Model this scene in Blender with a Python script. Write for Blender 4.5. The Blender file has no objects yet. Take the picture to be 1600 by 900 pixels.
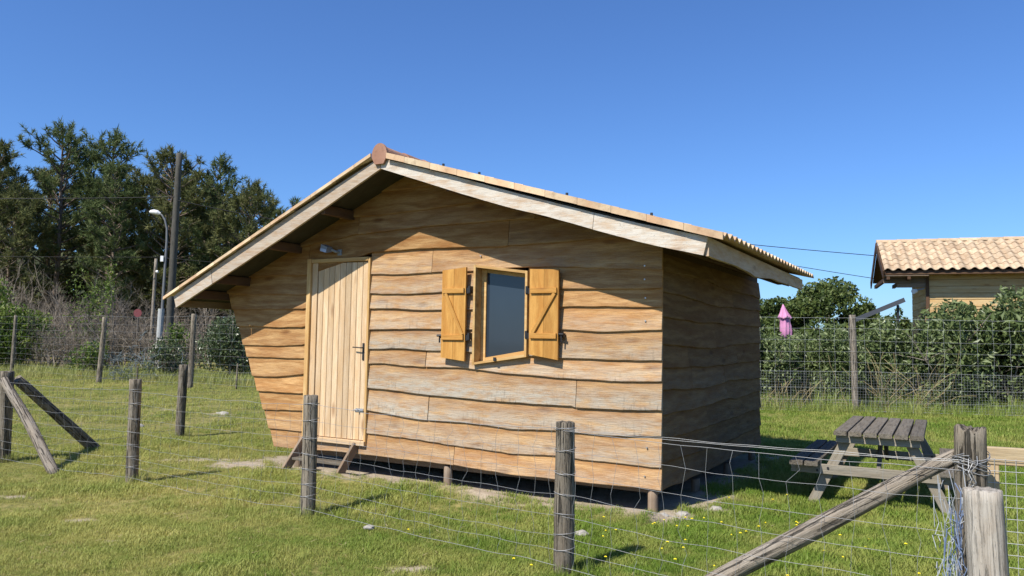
import bpy, bmesh, math, random
import numpy as np
from mathutils import Vector, Matrix, noise as mnoise

random.seed(7)
RNG = np.random.default_rng(7)
SC = bpy.context.scene
COL = SC.collection
PI = math.pi

# ------------------------------------------------------------------ camera
F_PX = 1220.0
PITCH, ROLL = 0.0659743, 0.0164689
cp, sp = math.cos(PITCH), math.sin(PITCH)
cr, sr = math.cos(ROLL), math.sin(ROLL)
FW = Vector((0, cp, sp))
UP0 = Vector((0, -sp, cp))
R0 = Vector((1, 0, 0))
RT = cr * R0 + sr * UP0
UP = -sr * R0 + cr * UP0
cam = bpy.data.cameras.new("camera")
cam.sensor_width = 36.0
cam.lens = 36.0 * F_PX / 1600.0
cam.clip_start = 0.05
cam.clip_end = 3000
cam_ob = bpy.data.objects.new("camera", cam)
cam_ob.matrix_world = Matrix(((RT.x, UP.x, -FW.x, 0), (RT.y, UP.y, -FW.y, 0),
                              (RT.z, UP.z, -FW.z, 1.6), (0, 0, 0, 1)))
COL.objects.link(cam_ob)
SC.camera = cam_ob

# ------------------------------------------------------------------ sky, sun, exposure
SUN_MOVE = Vector((0.724, 0.737, -1.19)).normalized()      # the way sunlight travels
to_sun = -SUN_MOVE
elev = math.asin(to_sun.z)
azim = math.atan2(to_sun.x, to_sun.y)
world = bpy.data.worlds.new("World")
SC.world = world
world.use_nodes = True
wn = world.node_tree.nodes
wl = world.node_tree.links
sky = wn.new("ShaderNodeTexSky")
sky.sky_type = 'NISHITA'
sky.sun_disc = False
sky.sun_elevation = elev
sky.sun_rotation = azim
sky.altitude = 0.0
sky.air_density = 1.0
sky.dust_density = 0.5
sky.ozone_density = 6.0
tint = wn.new("ShaderNodeMix")                     # deep clear-day blue over the whole sky
tint.data_type = 'RGBA'; tint.blend_type = 'MULTIPLY'
tint.inputs[0].default_value = 1.0
tint.inputs[7].default_value = (0.65, 0.87, 1.17, 1)
wl.new(sky.outputs[0], tint.inputs[6])
wl.new(tint.outputs[2], wn['Background'].inputs['Color'])
wn['Background'].inputs['Strength'].default_value = 0.10
sun = bpy.data.lights.new("sun", 'SUN')
sun.energy = 5.0
sun.angle = math.radians(0.53)
sun.color = (1.0, 0.95, 0.86)
sun_ob = bpy.data.objects.new("sun", sun)
sun_ob.rotation_euler = SUN_MOVE.to_track_quat('-Z', 'Y').to_euler()
sun_ob.location = (0, 0, 30)
COL.objects.link(sun_ob)
SC.view_settings.view_transform = 'Standard'
SC.view_settings.look = 'None'
SC.view_settings.exposure = 0.5
SC.view_settings.gamma = 1.0

# ------------------------------------------------------------------ node helpers
class NT:
    def __init__(self, name):
        self.m = bpy.data.materials.new(name)
        self.m.use_nodes = True
        self.t = self.m.node_tree
        self.t.nodes.clear()
        self.out = self.t.nodes.new('ShaderNodeOutputMaterial')
        self.b = self.t.nodes.new('ShaderNodeBsdfPrincipled')
        self.t.links.new(self.b.outputs[0], self.out.inputs[0])
    def n(self, typ, **kw):
        nd = self.t.nodes.new(typ)
        for k, v in kw.items():
            if hasattr(nd, k): setattr(nd, k, v)
            else: nd.inputs[k].default_value = v
        return nd
    def l(self, a, b): self.t.links.new(a, b)
    def coords(self, kind='Object'):
        return self.n('ShaderNodeTexCoord').outputs[kind]
    def scaled(self, vec, s, off=None):
        mp = self.n('ShaderNodeMapping')
        mp.inputs['Scale'].default_value = s
        self.l(vec, mp.inputs['Vector'])
        if off is not None: self.l(off, mp.inputs['Location'])
        return mp.outputs[0]
    def noise(self, vec, scale=5, detail=4, rough=.55, dist=0):
        nd = self.n('ShaderNodeTexNoise')
        nd.inputs['Scale'].default_value = scale
        nd.inputs['Detail'].default_value = detail
        nd.inputs['Roughness'].default_value = rough
        nd.inputs['Distortion'].default_value = dist
        if vec is not None: self.l(vec, nd.inputs['Vector'])
        return nd.outputs['Fac']
    def ramp(self, fac, stops, interp='LINEAR'):
        r = self.n('ShaderNodeValToRGB')
        r.color_ramp.interpolation = interp
        els = r.color_ramp.elements
        while len(els) < len(stops): els.new(0.5)
        for e, (p, c) in zip(els, stops):
            e.position = p
            e.color = (c, c, c, 1) if isinstance(c, (int, float)) else (*c, 1)
        self.l(fac, r.inputs[0])
        return r.outputs[0]
    def mix(self, fac, a, b, mode='MIX'):
        nd = self.n('ShaderNodeMix', data_type='RGBA', blend_type=mode)
        for sock, v in ((nd.inputs[0], fac), (nd.inputs[6], a), (nd.inputs[7], b)):
            if isinstance(v, (int, float)): sock.default_value = v
            elif isinstance(v, tuple): sock.default_value = (*v, 1)
            else: self.l(v, sock)
        return nd.outputs[2]
    def math(self, op, a, b=0.0, clamp=False):
        nd = self.n('ShaderNodeMath', operation=op, use_clamp=clamp)
        for sock, v in ((nd.inputs[0], a), (nd.inputs[1], b)):
            if isinstance(v, (int, float)): sock.default_value = v
            else: self.l(v, sock)
        return nd.outputs[0]
    def attr(self, name, typ='GEOMETRY', out='Fac'):
        nd = self.n('ShaderNodeAttribute', attribute_name=name, attribute_type=typ)
        return nd.outputs[out]
    def bump(self, h, strength=.5, dist=.01):
        nd = self.n('ShaderNodeBump')
        nd.inputs['Strength'].default_value = strength
        nd.inputs['Distance'].default_value = dist
        self.l(h, nd.inputs['Height'])
        self.l(nd.outputs[0], self.b.inputs['Normal'])
    def base(self, c):
        if isinstance(c, tuple): self.b.inputs['Base Color'].default_value = (*c, 1)
        else: self.l(c, self.b.inputs['Base Color'])
    def rough(self, v): self.b.inputs['Roughness'].default_value = v
    def spec(self, v): self.b.inputs['Specular IOR Level'].default_value = v

def rand_off(T, amt=37.0):
    """per-object random offset vector"""
    oi = T.n('ShaderNodeObjectInfo')
    cx = T.n('ShaderNodeCombineXYZ')
    T.l(T.math('MULTIPLY', oi.outputs['Random'], amt), cx.inputs[0])
    T.l(T.math('MULTIPLY', oi.outputs['Random'], amt * 1.7), cx.inputs[1])
    T.l(T.math('MULTIPLY', oi.outputs['Random'], amt * 2.3), cx.inputs[2])
    return cx.outputs[0], oi

def wood_material(name, light, dark, grey, grey_base=0.0, use_weather=True, knot_amt=1.0, bump=.35, hv_grey=True, rough=.75, spec=.15, ring=7.0, crack=0.0):
    """sawn wood, grain along local X; per-object tone; grey weathering where the rain reaches"""
    T = NT(name)
    co = T.coords('Object')
    off, oi = rand_off(T)
    rnd = oi.outputs['Random']
    big = T.scaled(co, (.9, 5.0, 5.0), off)
    warp = T.noise(big, 1.6, 3, .5)
    g1 = T.scaled(co, (2.4, 38, 38), off)
    fine = T.noise(g1, 3.0, 6, .62, .25)
    # growth rings: bands across the board bent by the warp
    sep = T.n('ShaderNodeSeparateXYZ'); T.l(T.scaled(co, (1, 1, 1), off), sep.inputs[0])
    ph = T.math('ADD', T.math('MULTIPLY', T.math('ADD', sep.outputs[2], T.math('MULTIPLY', sep.outputs[1], .8)), ring * 6.0), T.math('MULTIPLY', warp, ring * 2.4))
    rings = T.math('ADD', T.math('MULTIPLY', T.math('SINE', ph), .5), .5)
    spkl = T.noise(T.scaled(co, (34, 70, 70), off), 1.6, 4, .7)
    grain = T.math('ADD', T.math('ADD', T.math('MULTIPLY', rings, .22), T.math('MULTIPLY', fine, .6)), T.math('MULTIPLY', spkl, .3))
    col = T.mix(T.ramp(grain, [(.32, 0.0), (.72, 1.0)]), light, dark)
    # large blotches of warmer heartwood
    blotch = T.noise(T.scaled(co, (1.3, 7, 7), off), 1.2, 3, .6)
    heart = tuple(c * k for c, k in zip(dark, (1.0, .88, .72)))
    col = T.mix(T.math('MULTIPLY', T.ramp(blotch, [(.45, 0.0), (.66, 1.0)]), .7), col, heart)
    # knots
    kv = T.n('ShaderNodeTexVoronoi', feature='F1'); kv.inputs['Scale'].default_value = 1.0
    T.l(T.scaled(co, (2.1, 6.5, 6.5), off), kv.inputs['Vector'])
    kr = T.n('ShaderNodeSeparateColor'); T.l(kv.outputs['Color'], kr.inputs[0])
    gate = T.math('GREATER_THAN', kr.outputs[0], .58)
    kn = T.math('MULTIPLY', T.ramp(kv.outputs['Distance'], [(.09, 1.0), (.25, 0.0)]), gate)
    col = T.mix(T.math('MULTIPLY', kn, .75 * knot_amt), col, tuple(c * k for c, k in zip(dark, (.5, .38, .3))))
    # weathering
    gn = T.noise(T.scaled(co, (2.2, 9, 9), off), 2.2, 5, .65)
    if use_weather:
        oc = T.n('ShaderNodeSeparateColor'); T.l(oi.outputs['Color'], oc.inputs[0])
        wea = oc.outputs[0]
        if hv_grey:
            hv = T.attr('hv')
            low = T.math('SUBTRACT', 1.5, T.math('MULTIPLY', hv, 1.7), True)
        else:
            low = None
        w = T.math('MULTIPLY', wea, T.ramp(gn, [(.35, .3), (.57, 1.0)]))
        if low is not None: w = T.math('MULTIPLY', w, T.math('ADD', T.math('MULTIPLY', low, .95), .08), True)
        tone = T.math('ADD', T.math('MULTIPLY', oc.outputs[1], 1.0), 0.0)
    else:
        w = T.math('MULTIPLY', T.ramp(gn, [(.3, .35), (.65, 1.0)]), grey_base)
        tone = T.math('ADD', T.math('MULTIPLY', rnd, .3), .82)
    # fine drying cracks and dirt along the grain
    dk = T.noise(T.scaled(co, (3.2, 60, 60), off), 2.0, 5, .7, .3)
    col = T.mix(T.math('MULTIPLY', T.ramp(dk, [(.56, 0.0), (.68, 1.0)]), .45), col, tuple(c * .42 for c in dark))
    greyc = T.mix(fine, tuple(min(1, c * 1.25) for c in grey), tuple(c * .6 for c in grey))
    col = T.mix(w, col, greyc)
    # small black mildew specks in grey areas
    spk = T.noise(T.scaled(co, (14, 26, 26), off), 3.0, 3, .7)
    sp_f = T.math('MULTIPLY', T.ramp(spk, [(.6, 0.0), (.7, 1.0)]), T.math('MULTIPLY', w, .65))
    col = T.mix(sp_f, col, tuple(c * .22 for c in grey))
    if use_weather and hv_grey:
        # short dark streaks across the grain where water hangs at the lower edge
        sk = T.noise(T.scaled(co, (38, 9, 9), off), 1.0, 3, .65)
        sm_ = T.noise(T.scaled(co, (3.2, 2, 2), off), 1.0, 2, .5)
        lowb = T.math('SUBTRACT', 1.0, T.math('MULTIPLY', hv, 1.9), True)
        sf_ = T.math('MULTIPLY', T.math('MULTIPLY', T.ramp(sk, [(.52, 0.0), (.66, 1.0)]), T.ramp(sm_, [(.45, 0.0), (.6, 1.0)])), T.math('MULTIPLY', lowb, T.math('MULTIPLY', wea, .75)))
        col = T.mix(sf_, col, (.10, .085, .07))
        # rusty tannin under the lap of the plank above
        tn = T.math('MULTIPLY', T.ramp(hv, [(.62, 0.0), (.95, 1.0)]), T.ramp(sm_, [(.35, .15), (.65, .8)]))
        col = T.mix(T.math('MULTIPLY', tn, .55), col, (.33, .155, .055))
    if crack:
        ck = T.noise(T.scaled(co, (1.5, 30, 30), off), 2.0, 5, .65, .5)
        cf = T.math('MULTIPLY', T.ramp(ck, [(.53, 0.0), (.62, 1.0)]), crack)
        col = T.mix(cf, col, tuple(c * .18 for c in grey))
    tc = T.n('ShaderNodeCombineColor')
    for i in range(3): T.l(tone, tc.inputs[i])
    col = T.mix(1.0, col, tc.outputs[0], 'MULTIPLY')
    T.base(col)
    T.rough(rough); T.spec(spec)
    h = T.math('SUBTRACT', T.math('ADD', T.math('MULTIPLY', fine, .8), T.math('MULTIPLY', rings, .12)), T.math('MULTIPLY', kn, .3))
    if crack: h = T.math('SUBTRACT', h, T.math('MULTIPLY', cf, 1.2))
    T.bump(h, bump, .012)
    return T.m

M = {}
M['plank'] = wood_material('waney_plank_wood', (.60, .365, .155), (.33, .16, .052), (.47, .415, .33), bump=.8)
M['board'] = wood_material('bargeboard_wood', (.54, .39, .25), (.38, .24, .13), (.60, .555, .48), use_weather=True, hv_grey=False, bump=.4)
M['door'] = wood_material('pale_pine', (.66, .50, .325), (.53, .37, .215), (.42, .38, .3), grey_base=.05, use_weather=False, bump=.2, knot_amt=1.0)
M['honey'] = wood_material('honey_varnished_pine', (.60, .325, .085), (.40, .19, .04), (.4, .3, .2), grey_base=0.0, use_weather=False, bump=.3, rough=.55, spec=.25)
M['trim'] = wood_material('window_trim_pine', (.64, .44, .20), (.48, .29, .11), (.4, .35, .28), grey_base=.05, use_weather=False, bump=.15)
M['brown'] = wood_material('dark_roof_timber', (.13, .07, .035), (.08, .04, .02), (.12, .10, .08), grey_base=.25, use_weather=False)
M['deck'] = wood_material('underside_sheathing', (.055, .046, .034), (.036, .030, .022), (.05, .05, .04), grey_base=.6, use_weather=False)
M['stump'] = wood_material('foundation_post_wood', (.30, .20, .12), (.2, .125, .07), (.26, .23, .19), grey_base=.6, use_weather=False)
M['post'] = wood_material('weathered_post_wood', (.27, .215, .15), (.10, .076, .053), (.29, .255, .20), grey_base=.8, use_weather=False, bump=1.0, crack=1.0, knot_amt=.4)
M['silver'] = wood_material('silvered_brace_wood', (.32, .255, .185), (.16, .12, .083), (.36, .32, .265), grey_base=.85, use_weather=False, bump=1.0, crack=.95, knot_amt=.4)
M['stub'] = wood_material('sawn_off_post_wood', (.38, .325, .255), (.22, .175, .13), (.41, .38, .33), grey_base=.85, use_weather=False, bump=.7, crack=.55, knot_amt=.8)
M['table'] = wood_material('picnic_table_wood', (.19, .155, .115), (.11, .088, .063), (.18, .162, .132), grey_base=.8, use_weather=False, bump=.6, crack=.45, knot_amt=.5)
M['tablepale'] = wood_material('picnic_frame_wood', (.30, .25, .18), (.22, .18, .125), (.30, .28, .235), grey_base=.7, use_weather=False, bump=.4, crack=.2, knot_amt=.6)
M['gate'] = wood_material('gate_pine', (.52, .40, .23), (.42, .30, .16), (.42, .39, .31), grey_base=.4, use_weather=False)
M['chalet'] = wood_material('chalet_wall_pine', (.64, .47, .25), (.54, .37, .17), (.4, .35, .28), grey_base=.05, use_weather=False)
M['pole'] = wood_material('old_pole_wood', (.10, .09, .075), (.06, .055, .045), (.12, .115, .10), grey_base=.8, use_weather=False, crack=.6)

def plain(name, col, rough=.6, spec=.3, metal=0.0, var=.12, scale=8):
    T = NT(name)
    nz = T.noise(T.coords('Object'), scale, 4, .6)
    T.base(T.mix(nz, tuple(c * (1 - var) for c in col), tuple(min(1, c * (1 + var)) for c in col)))
    T.rough(rough); T.spec(spec)
    T.b.inputs['Metallic'].default_value = metal
    T.bump(nz, .15, .003)
    return T.m
M['wire'] = plain('galvanised_wire', (.30, .30, .295), .45, .5, .35)
M['wirelight'] = plain('bright_galvanised_wire', (.48, .49, .48), .4, .5, .35)
M['iron'] = plain('black_iron', (.018, .018, .02), .5, .4)
M['steel'] = plain('plated_steel', (.5, .5, .5), .35, .5, .7)
M['lampgrey'] = plain('lamp_grey_metal', (.22, .23, .24), .45, .4)
M['lampwhite'] = plain('lamp_white_plastic', (.72, .72, .70), .4, .4)
M['cable'] = plain('black_cable', (.02, .02, .022), .6, .2)
M['polesteel'] = plain('lamp_column_steel', (.17, .17, .17), .5, .4, .3)
M['polewhite'] = plain('weathered_white_sleeve', (.38, .385, .37), .6, .3, 0, .25, 3)
M['twine'] = plain('blue_twine', (.15, .20, .32), .8, .1, 0, .3)
M['twinegrey'] = plain('grey_mesh_wire', (.36, .38, .40), .6, .3)
M['signred'] = plain('red_sign', (.17, .045, .05), .6, .3)
M['slab'] = plain('dark_grey_panel', (.055, .06, .07), .5, .3)
M['pebble'] = plain('pale_stone', (.33, .305, .265), .85, .15, 0, .25, 20)
M['dark'] = plain('dark_interior', (.02, .018, .015), .9, .1)
M['bluenet'] = plain('blue_grey_netting', (.12, .15, .16), .8, .1, 0, .3)

def terracotta(name, light, dark):
    T = NT(name)
    co = T.coords('Object'); off, oi = rand_off(T)
    n1 = T.noise(T.scaled(co, (1, 1, 1), off), 2.4, 4, .6)
    n2 = T.noise(T.scaled(co, (1, 1, 1), off), 14, 5, .65)
    c = T.mix(T.ramp(n1, [(.35, 0.0), (.65, 1.0)]), light, dark)
    c = T.mix(T.math('MULTIPLY', T.ramp(n2, [(.52, 0.0), (.7, 1.0)]), .5), c, tuple(x * .55 for x in dark))
    tone = T.math('ADD', T.math('MULTIPLY', oi.outputs['Random'], .35), .8)
    tc = T.n('ShaderNodeCombineColor')
    for i in range(3): T.l(tone, tc.inputs[i])
    T.base(T.mix(1.0, c, tc.outputs[0], 'MULTIPLY'))
    T.rough(.85); T.spec(.2); T.bump(n2, .3, .01)
    return T.m
M['tile'] = terracotta('sandy_clay_tile', (.66, .52, .34), (.54, .34, .20))
M['ridge'] = terracotta('terracotta_ridge_tile', (.44, .26, .18), (.34, .18, .12))
M['chalet_tile'] = terracotta('mixed_sand_tile', (.54, .42, .285), (.42, .295, .185))

def glass():
    T = NT('window_pane_glass')
    n = T.noise(T.coords('Object'), 3, 3, .5)
    T.base(T.mix(n, (.022, .032, .046), (.028, .04, .056)))
    T.rough(.06); T.spec(.5)
    return T.m
M['pane'] = glass()

def leafmat(name, a, b, tip=None, rough=.5, spec=.35, trans=.25):
    T = NT(name)
    r = T.attr('rnd')
    pos = T.coords('Object')
    big = T.noise(pos, .9, 2, .5)
    f = T.math('ADD', T.math('MULTIPLY', r, .65), T.math('MULTIPLY', T.ramp(big, [(.35, 0.0), (.65, 1.0)]), .35))
    if tip: c = T.ramp(f, [(0.05, a), (.6, b), (.97, tip)])
    else: c = T.ramp(f, [(0.1, a), (.9, b)])
    T.base(c); T.rough(rough); T.spec(spec)
    if trans:
        tr = T.n('ShaderNodeBsdfTranslucent'); T.l(c, tr.inputs[0])
        mx = T.n('ShaderNodeMixShader'); mx.inputs[0].default_value = trans
        T.l(T.b.outputs[0], mx.inputs[1]); T.l(tr.outputs[0], mx.inputs[2])
        T.l(mx.outputs[0], T.out.inputs[0])
    return T.m
M['needle'] = leafmat('pine_needles', (.065, .095, .036), (.125, .16, .06), (.23, .245, .115), .7, .08, .25)
M['needle_dry'] = leafmat('olive_needles', (.08, .095, .036), (.15, .16, .06), (.25, .24, .11), .7, .08, .25)
M['laurel'] = leafmat('hedge_leaves', (.06, .09, .03), (.155, .20, .07), (.30, .34, .17), .42, .35, .3)
M['yleaf'] = leafmat('spring_green_leaves', (.055, .10, .016), (.13, .19, .03), (.24, .27, .06), .5, .3, .3)
M['gloss'] = leafmat('glossy_bush_leaves', (.045, .07, .026), (.09, .12, .045), (.18, .20, .11), .35, .5, .2)
M['oak'] = leafmat('round_tree_leaves', (.04, .065, .016), (.085, .12, .028), (.15, .17, .045), .5, .3, .2)
M['farwood'] = leafmat('far_wood_foliage', (.03, .04, .02), (.055, .068, .03), (.08, .09, .04), .7, .2, .1)
M['twig'] = leafmat('bare_twigs', (.13, .105, .08), (.23, .19, .145), (.36, .31, .25), .8, .15, 0)
M['straw'] = leafmat('dry_stalks', (.20, .16, .08), (.30, .24, .12), (.40, .34, .20), .8, .15, .1)
def bark(name, a, b):
    T = NT(name)
    n = T.noise(T.scaled(T.coords('Object'), (5, 5, 1.2)), 2.5, 5, .65)
    T.base(T.mix(T.ramp(n, [(.35, 0.0), (.65, 1.0)]), a, b)); T.rough(.9); T.spec(.1); T.bump(n, .8, .04)
    return T.m
M['bark'] = bark('pine_bark', (.09, .07, .055), (.26, .20, .16))
M['stem'] = bark('grey_stem_bark', (.13, .11, .09), (.24, .21, .175))

# ------------------------------------------------------------------ object helpers
def link(o, parent=None):
    COL.objects.link(o)
    if parent is not None: o.parent = parent
    return o
def tag(o, label=None, cat=None, group=None, kind=None):
    if label: o['label'] = label
    if cat: o['category'] = cat
    if group: o['group'] = group
    if kind: o['kind'] = kind
    return o
def empty(name, loc=(0, 0, 0), rz=0.0, label=None, cat=None, group=None):
    o = bpy.data.objects.new(name, None)
    o.empty_display_size = .2
    o.location = loc; o.rotation_euler = (0, 0, rz)
    link(o); tag(o, label, cat, group)
    return o
def mk(name, V, Fc, mat, parent=None, attrs=None, smooth=False, loc=None, rot=None, mesh=None):
    if mesh is None:
        mesh = bpy.data.meshes.new(name)
        V = V.tolist() if isinstance(V, np.ndarray) else V
        Fc = Fc.tolist() if isinstance(Fc, np.ndarray) else Fc
        mesh.from_pydata(V, [], Fc)
        if attrs:
            for k, a in attrs.items():
                at = mesh.attributes.new(k, 'FLOAT', 'POINT')
                at.data.foreach_set('value', np.asarray(a, dtype=np.float32))
        if smooth: mesh.polygons.foreach_set('use_smooth', [True] * len(mesh.polygons))
        mesh.materials.append(mat)
        mesh.update()
    o = bpy.data.objects.new(name, mesh)
    link(o, parent)
    if loc is not None: o.location = loc
    if rot is not None: o.rotation_euler = rot
    return o
class MB:
    """collects verts and faces"""
    def __init__(self): self.v = []; self.f = []
    def add(self, V, Fc):
        b = len(self.v); self.v.extend([tuple(p) for p in V]); self.f.extend([tuple(i + b for i in q) for q in Fc])
    def box(self, x0, x1, y0, y1, z0, z1):
        V = [(x0, y0, z0), (x1, y0, z0), (x1, y1, z0), (x0, y1, z0), (x0, y0, z1), (x1, y0, z1), (x1, y1, z1), (x0, y1, z1)]
        self.add(V, [(0, 3, 2, 1), (4, 5, 6, 7), (0, 1, 5, 4), (1, 2, 6, 5), (2, 3, 7, 6), (3, 0, 4, 7)])
    def hexa(self, V):
        self.add(V, [(0, 3, 2, 1), (4, 5, 6, 7), (0, 1, 5, 4), (1, 2, 6, 5), (2, 3, 7, 6), (3, 0, 4, 7)])
    def tube(self, pts, r, sides=6, caps=True):
        pts = [Vector(p) for p in pts]
        rr = r if isinstance(r, (list, tuple)) else [r] * len(pts)
        b = len(self.v)
        ref = Vector((0, 0, 1))
        d0 = (pts[-1] - pts[0])
        if abs(d0.normalized().z) > .8: ref = Vector((1, 0, 0))
        for i, p in enumerate(pts):
            t = (pts[min(i + 1, len(pts) - 1)] - pts[max(i - 1, 0)]).normalized()
            a = t.cross(ref)
            if a.length < 1e-4: a = t.cross(Vector((0, 1, 0)))
            a.normalize(); c = t.cross(a)
            for k in range(sides):
                th = 2 * PI * k / sides
                q = p + (a * math.cos(th) + c * math.sin(th)) * rr[i]
                self.v.append((q.x, q.y, q.z))
        for i in range(len(pts) - 1):
            for k in range(sides):
                k2 = (k + 1) % sides
                self.f.append((b + i * sides + k, b + i * sides + k2, b + (i + 1) * sides + k2, b + (i + 1) * sides + k))
        if caps and sides > 2:
            self.f.append(tuple(b + k for k in range(sides))[::-1])
            self.f.append(tuple(b + (len(pts) - 1) * sides + k for k in range(sides)))
    def obj(self, name, mat, parent=None, **kw): return mk(name, self.v, self.f, mat, parent, **kw)

def board_mesh(L, W, T, bev=.004, jit=.0, segs=1, seed=0):
    """board with its long side on local X (0..L), width on Z, thickness on Y; bevelled edges"""
    rg = random.Random(seed)
    prof = [(-T/2, -W/2 + bev), (-T/2 + bev, -W/2), (T/2 - bev, -W/2), (T/2, -W/2 + bev), (T/2, W/2 - bev), (T/2 - bev, W/2), (-T/2 + bev, W/2), (-T/2, W/2 - bev)]
    V = []; Fc = []
    for i in range(segs + 1):
        x = L * i / segs
        jy, jz = rg.uniform(-jit, jit), rg.uniform(-jit, jit)
        for (y, z) in prof: V.append((x, y + jy, z + jz))
    n = 8
    for i in range(segs):
        for k in range(n):
            k2 = (k + 1) % n
            Fc.append((i*n + k, i*n + k2, (i+1)*n + k2, (i+1)*n + k))
    Fc.append(tuple(range(n))[::-1]); Fc.append(tuple(segs*n + k for k in range(n)))
    return V, Fc
def board(name, p0, p1, W, T, mat, parent=None, face=(0, -1, 0), bev=.004, jit=0, segs=1, seed=0):
    """board from p0 to p1 (centre line); 'face' is about where the wide face looks"""
    p0 = Vector(p0); p1 = Vector(p1)
    x = (p1 - p0); L = x.length; x.normalize()
    y = -Vector(face); y = (y - x * y.dot(x)).normalized()
    z = x.cross(y)
    V, Fc = board_mesh(L, W, T, bev, jit, segs, seed)
    o = mk(name, V, Fc, mat, parent)
    m = Matrix((x, y, z)).transposed().to_4x4(); m.translation = p0
    o.matrix_basis = m
    return o
def round_post(name, p0, p1, r0, r1, mat, parent=None, sides=18, rings=14, rough=.08, seed=0, ragged=.0, bend=0.0):
    """rough round timber along local X from p0 to p1"""
    p0 = Vector(p0); p1 = Vector(p1)
    x = p1 - p0; L = x.length; x.normalize()
    ref = Vector((0, 1, 0)) if abs(x.y) < .8 else Vector((1, 0, 0))
    y = (ref - x * ref.dot(x)).normalized(); z = x.cross(y)
    V = []; Fc = []
    for i in range(rings + 1):
        t = i / rings
        r = r0 + (r1 - r0) * t
        by = bend * math.sin(t * PI) + .25 * bend * math.sin(t * PI * 3 + seed)
        for k in range(sides):
            th = 2 * PI * k / sides
            n = mnoise.noise(Vector((t * L * 1.6 + seed * 9.1, math.cos(th) * 1.5, math.sin(th) * 1.5)))
            n2 = mnoise.noise(Vector((t * L * .7 + seed * 3.7, math.cos(th) * 4.5, math.sin(th) * 4.5)))
            rr = r * (1 + rough * n * 1.3 + rough * n2 * 1.1)
            xx = t * L
            if i == rings: xx += ragged * mnoise.noise(Vector((seed, math.cos(th) * 2.2, math.sin(th) * 2.2)))
            V.append((xx, by + rr * math.cos(th), rr * math.sin(th)))
    for i in range(rings):
        for k in range(sides):
            k2 = (k + 1) % sides
            Fc.append((i*sides + k, i*sides + k2, (i+1)*sides + k2, (i+1)*sides + k))
    # chamfered top
    b = len(V)
    for k in range(sides):
        q = V[rings*sides + k]; V.append((q[0] + r1 * .06, q[1] * .86, q[2] * .86))
    V.append((L + r1 * .05, 0, 0)); V.append((0, 0, 0))
    for k in range(sides):
        k2 = (k + 1) % sides
        Fc.append((rings*sides + k, rings*sides + k2, b + k2, b + k))
        Fc.append((b + k, b + k2, b + sides))
        Fc.append((k2, k, b + sides + 1))
    o = mk(name, V, Fc, mat, parent, smooth=True)
    m = Matrix((x, y, z)).transposed().to_4x4(); m.translation = p0
    o.matrix_basis = m
    return o
def copy_tree(o, parent=None):
    c = o.copy(); COL.objects.link(c); c.parent = parent
    for ch in list(o.children): copy_tree(ch, c)
    return c

# ------------------------------------------------------------------ frame of the hut
PSI = 0.5222478
HUT = Vector((1.4059, 7.4597, 0))
EX = Vector((math.cos(PSI), -math.sin(PSI), 0))
EY = Vector((math.sin(PSI), math.cos(PSI), 0))
def hw(x, y, z=0): return HUT + EX * x + EY * y + Vector((0, 0, z))
def hut_local_np(X, Y):
    dx = X - HUT.x; dy = Y - HUT.y
    return dx * EX.x + dy * EX.y, dx * EY.x + dy * EY.y

# ------------------------------------------------------------------ ground
PATCHES = [(-3.1, 9.75, .55, .3), (-3.68, 6.76, .17, .10), (-3.0, 6.1, .2, .05), (-0.68, 5.58, .17, .10),
           (-7.22, 16.7, .35, .14), (-5.91, 15.9, .45, .16), (.32, 6.72, .15, .08), (-4.86, 7.75, .18, .10), (1.55, 7.3, .35, .2),
           (1.95, 7.55, .2, .15), (-4.0, 10.1, .5, .15), (.15, 5.0, .2, .06)]
def sand_mask(X, Y):
    lx, ly = hut_local_np(X, Y)
    nz = np.array([mnoise.noise(Vector((a * 1.9, b * 1.9, 0))) for a, b in zip(X.ravel(), Y.ravel())]).reshape(X.shape)
    nf = np.array([mnoise.noise(Vector((a * 6, b * 6, 4))) for a, b in zip(X.ravel(), Y.ravel())]).reshape(X.shape)
    # strip under and in front of the hut
    dx = np.maximum(np.maximum(-5.2 - lx, lx - .25), 0); dy = np.maximum(np.maximum(-.34 - ly, ly - 4.4), 0)
    d = np.hypot(dx, dy) + nz * .22 + nf * .16
    m = np.clip(1 - d / .26, 0, 1)
    for (px, py, rx, ry) in PATCHES:
        q = np.hypot((X - px) / rx, (Y - py) / ry) + nz * .5 + nf * .55
        m = np.maximum(m, np.clip((1.15 - q) / .4, 0, 1))
    return m
def ground_z(X, Y):
    lx, ly = hut_local_np(X, Y)
    z = .02 * np.sin(X * .9 + Y * .35) * np.cos(Y * .6 - X * .2)
    z = z * np.clip(np.hypot(X, Y) / 6, 0, 1)
    hump = np.exp(-((ly + .42) / .22) ** 2) * ((lx > -3.9) & (lx < .1)) * (.05 + .035 * np.sin(lx * 2.7 + .8))
    inside = ((lx > -5) & (lx < 0) & (ly > -.2) & (ly < 4.3))
    return z + hump - .03 * inside
def axis(segs):
    out = []
    for a, b, n in segs: out.extend(np.linspace(a, b, n, endpoint=False))
    return np.array(out)
gx = np.concatenate([axis([(-700, -60, 8), (-60, -16, 22), (-16, -7, 36), (-7, 5.5, 170), (5.5, 16, 42), (16, 60, 20), (60, 700, 8)]), [700]])
gy = np.concatenate([axis([(-120, 0, 8), (0, 3.5, 14), (3.5, 11, 110), (11, 24, 60), (24, 60, 26), (60, 900, 12)]), [900]])
GX, GY = np.meshgrid(gx, gy)
near = (np.abs(GX) < 30) & (GY > -5) & (GY < 40)
GS = np.zeros_like(GX); GZ = np.zeros_like(GX)
GS[near] = sand_mask(GX[near], GY[near]); GZ[near] = ground_z(GX[near], GY[near])
nx, ny = len(gx), len(gy)
idx = np.arange(nx * ny).reshape(ny, nx)
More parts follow.
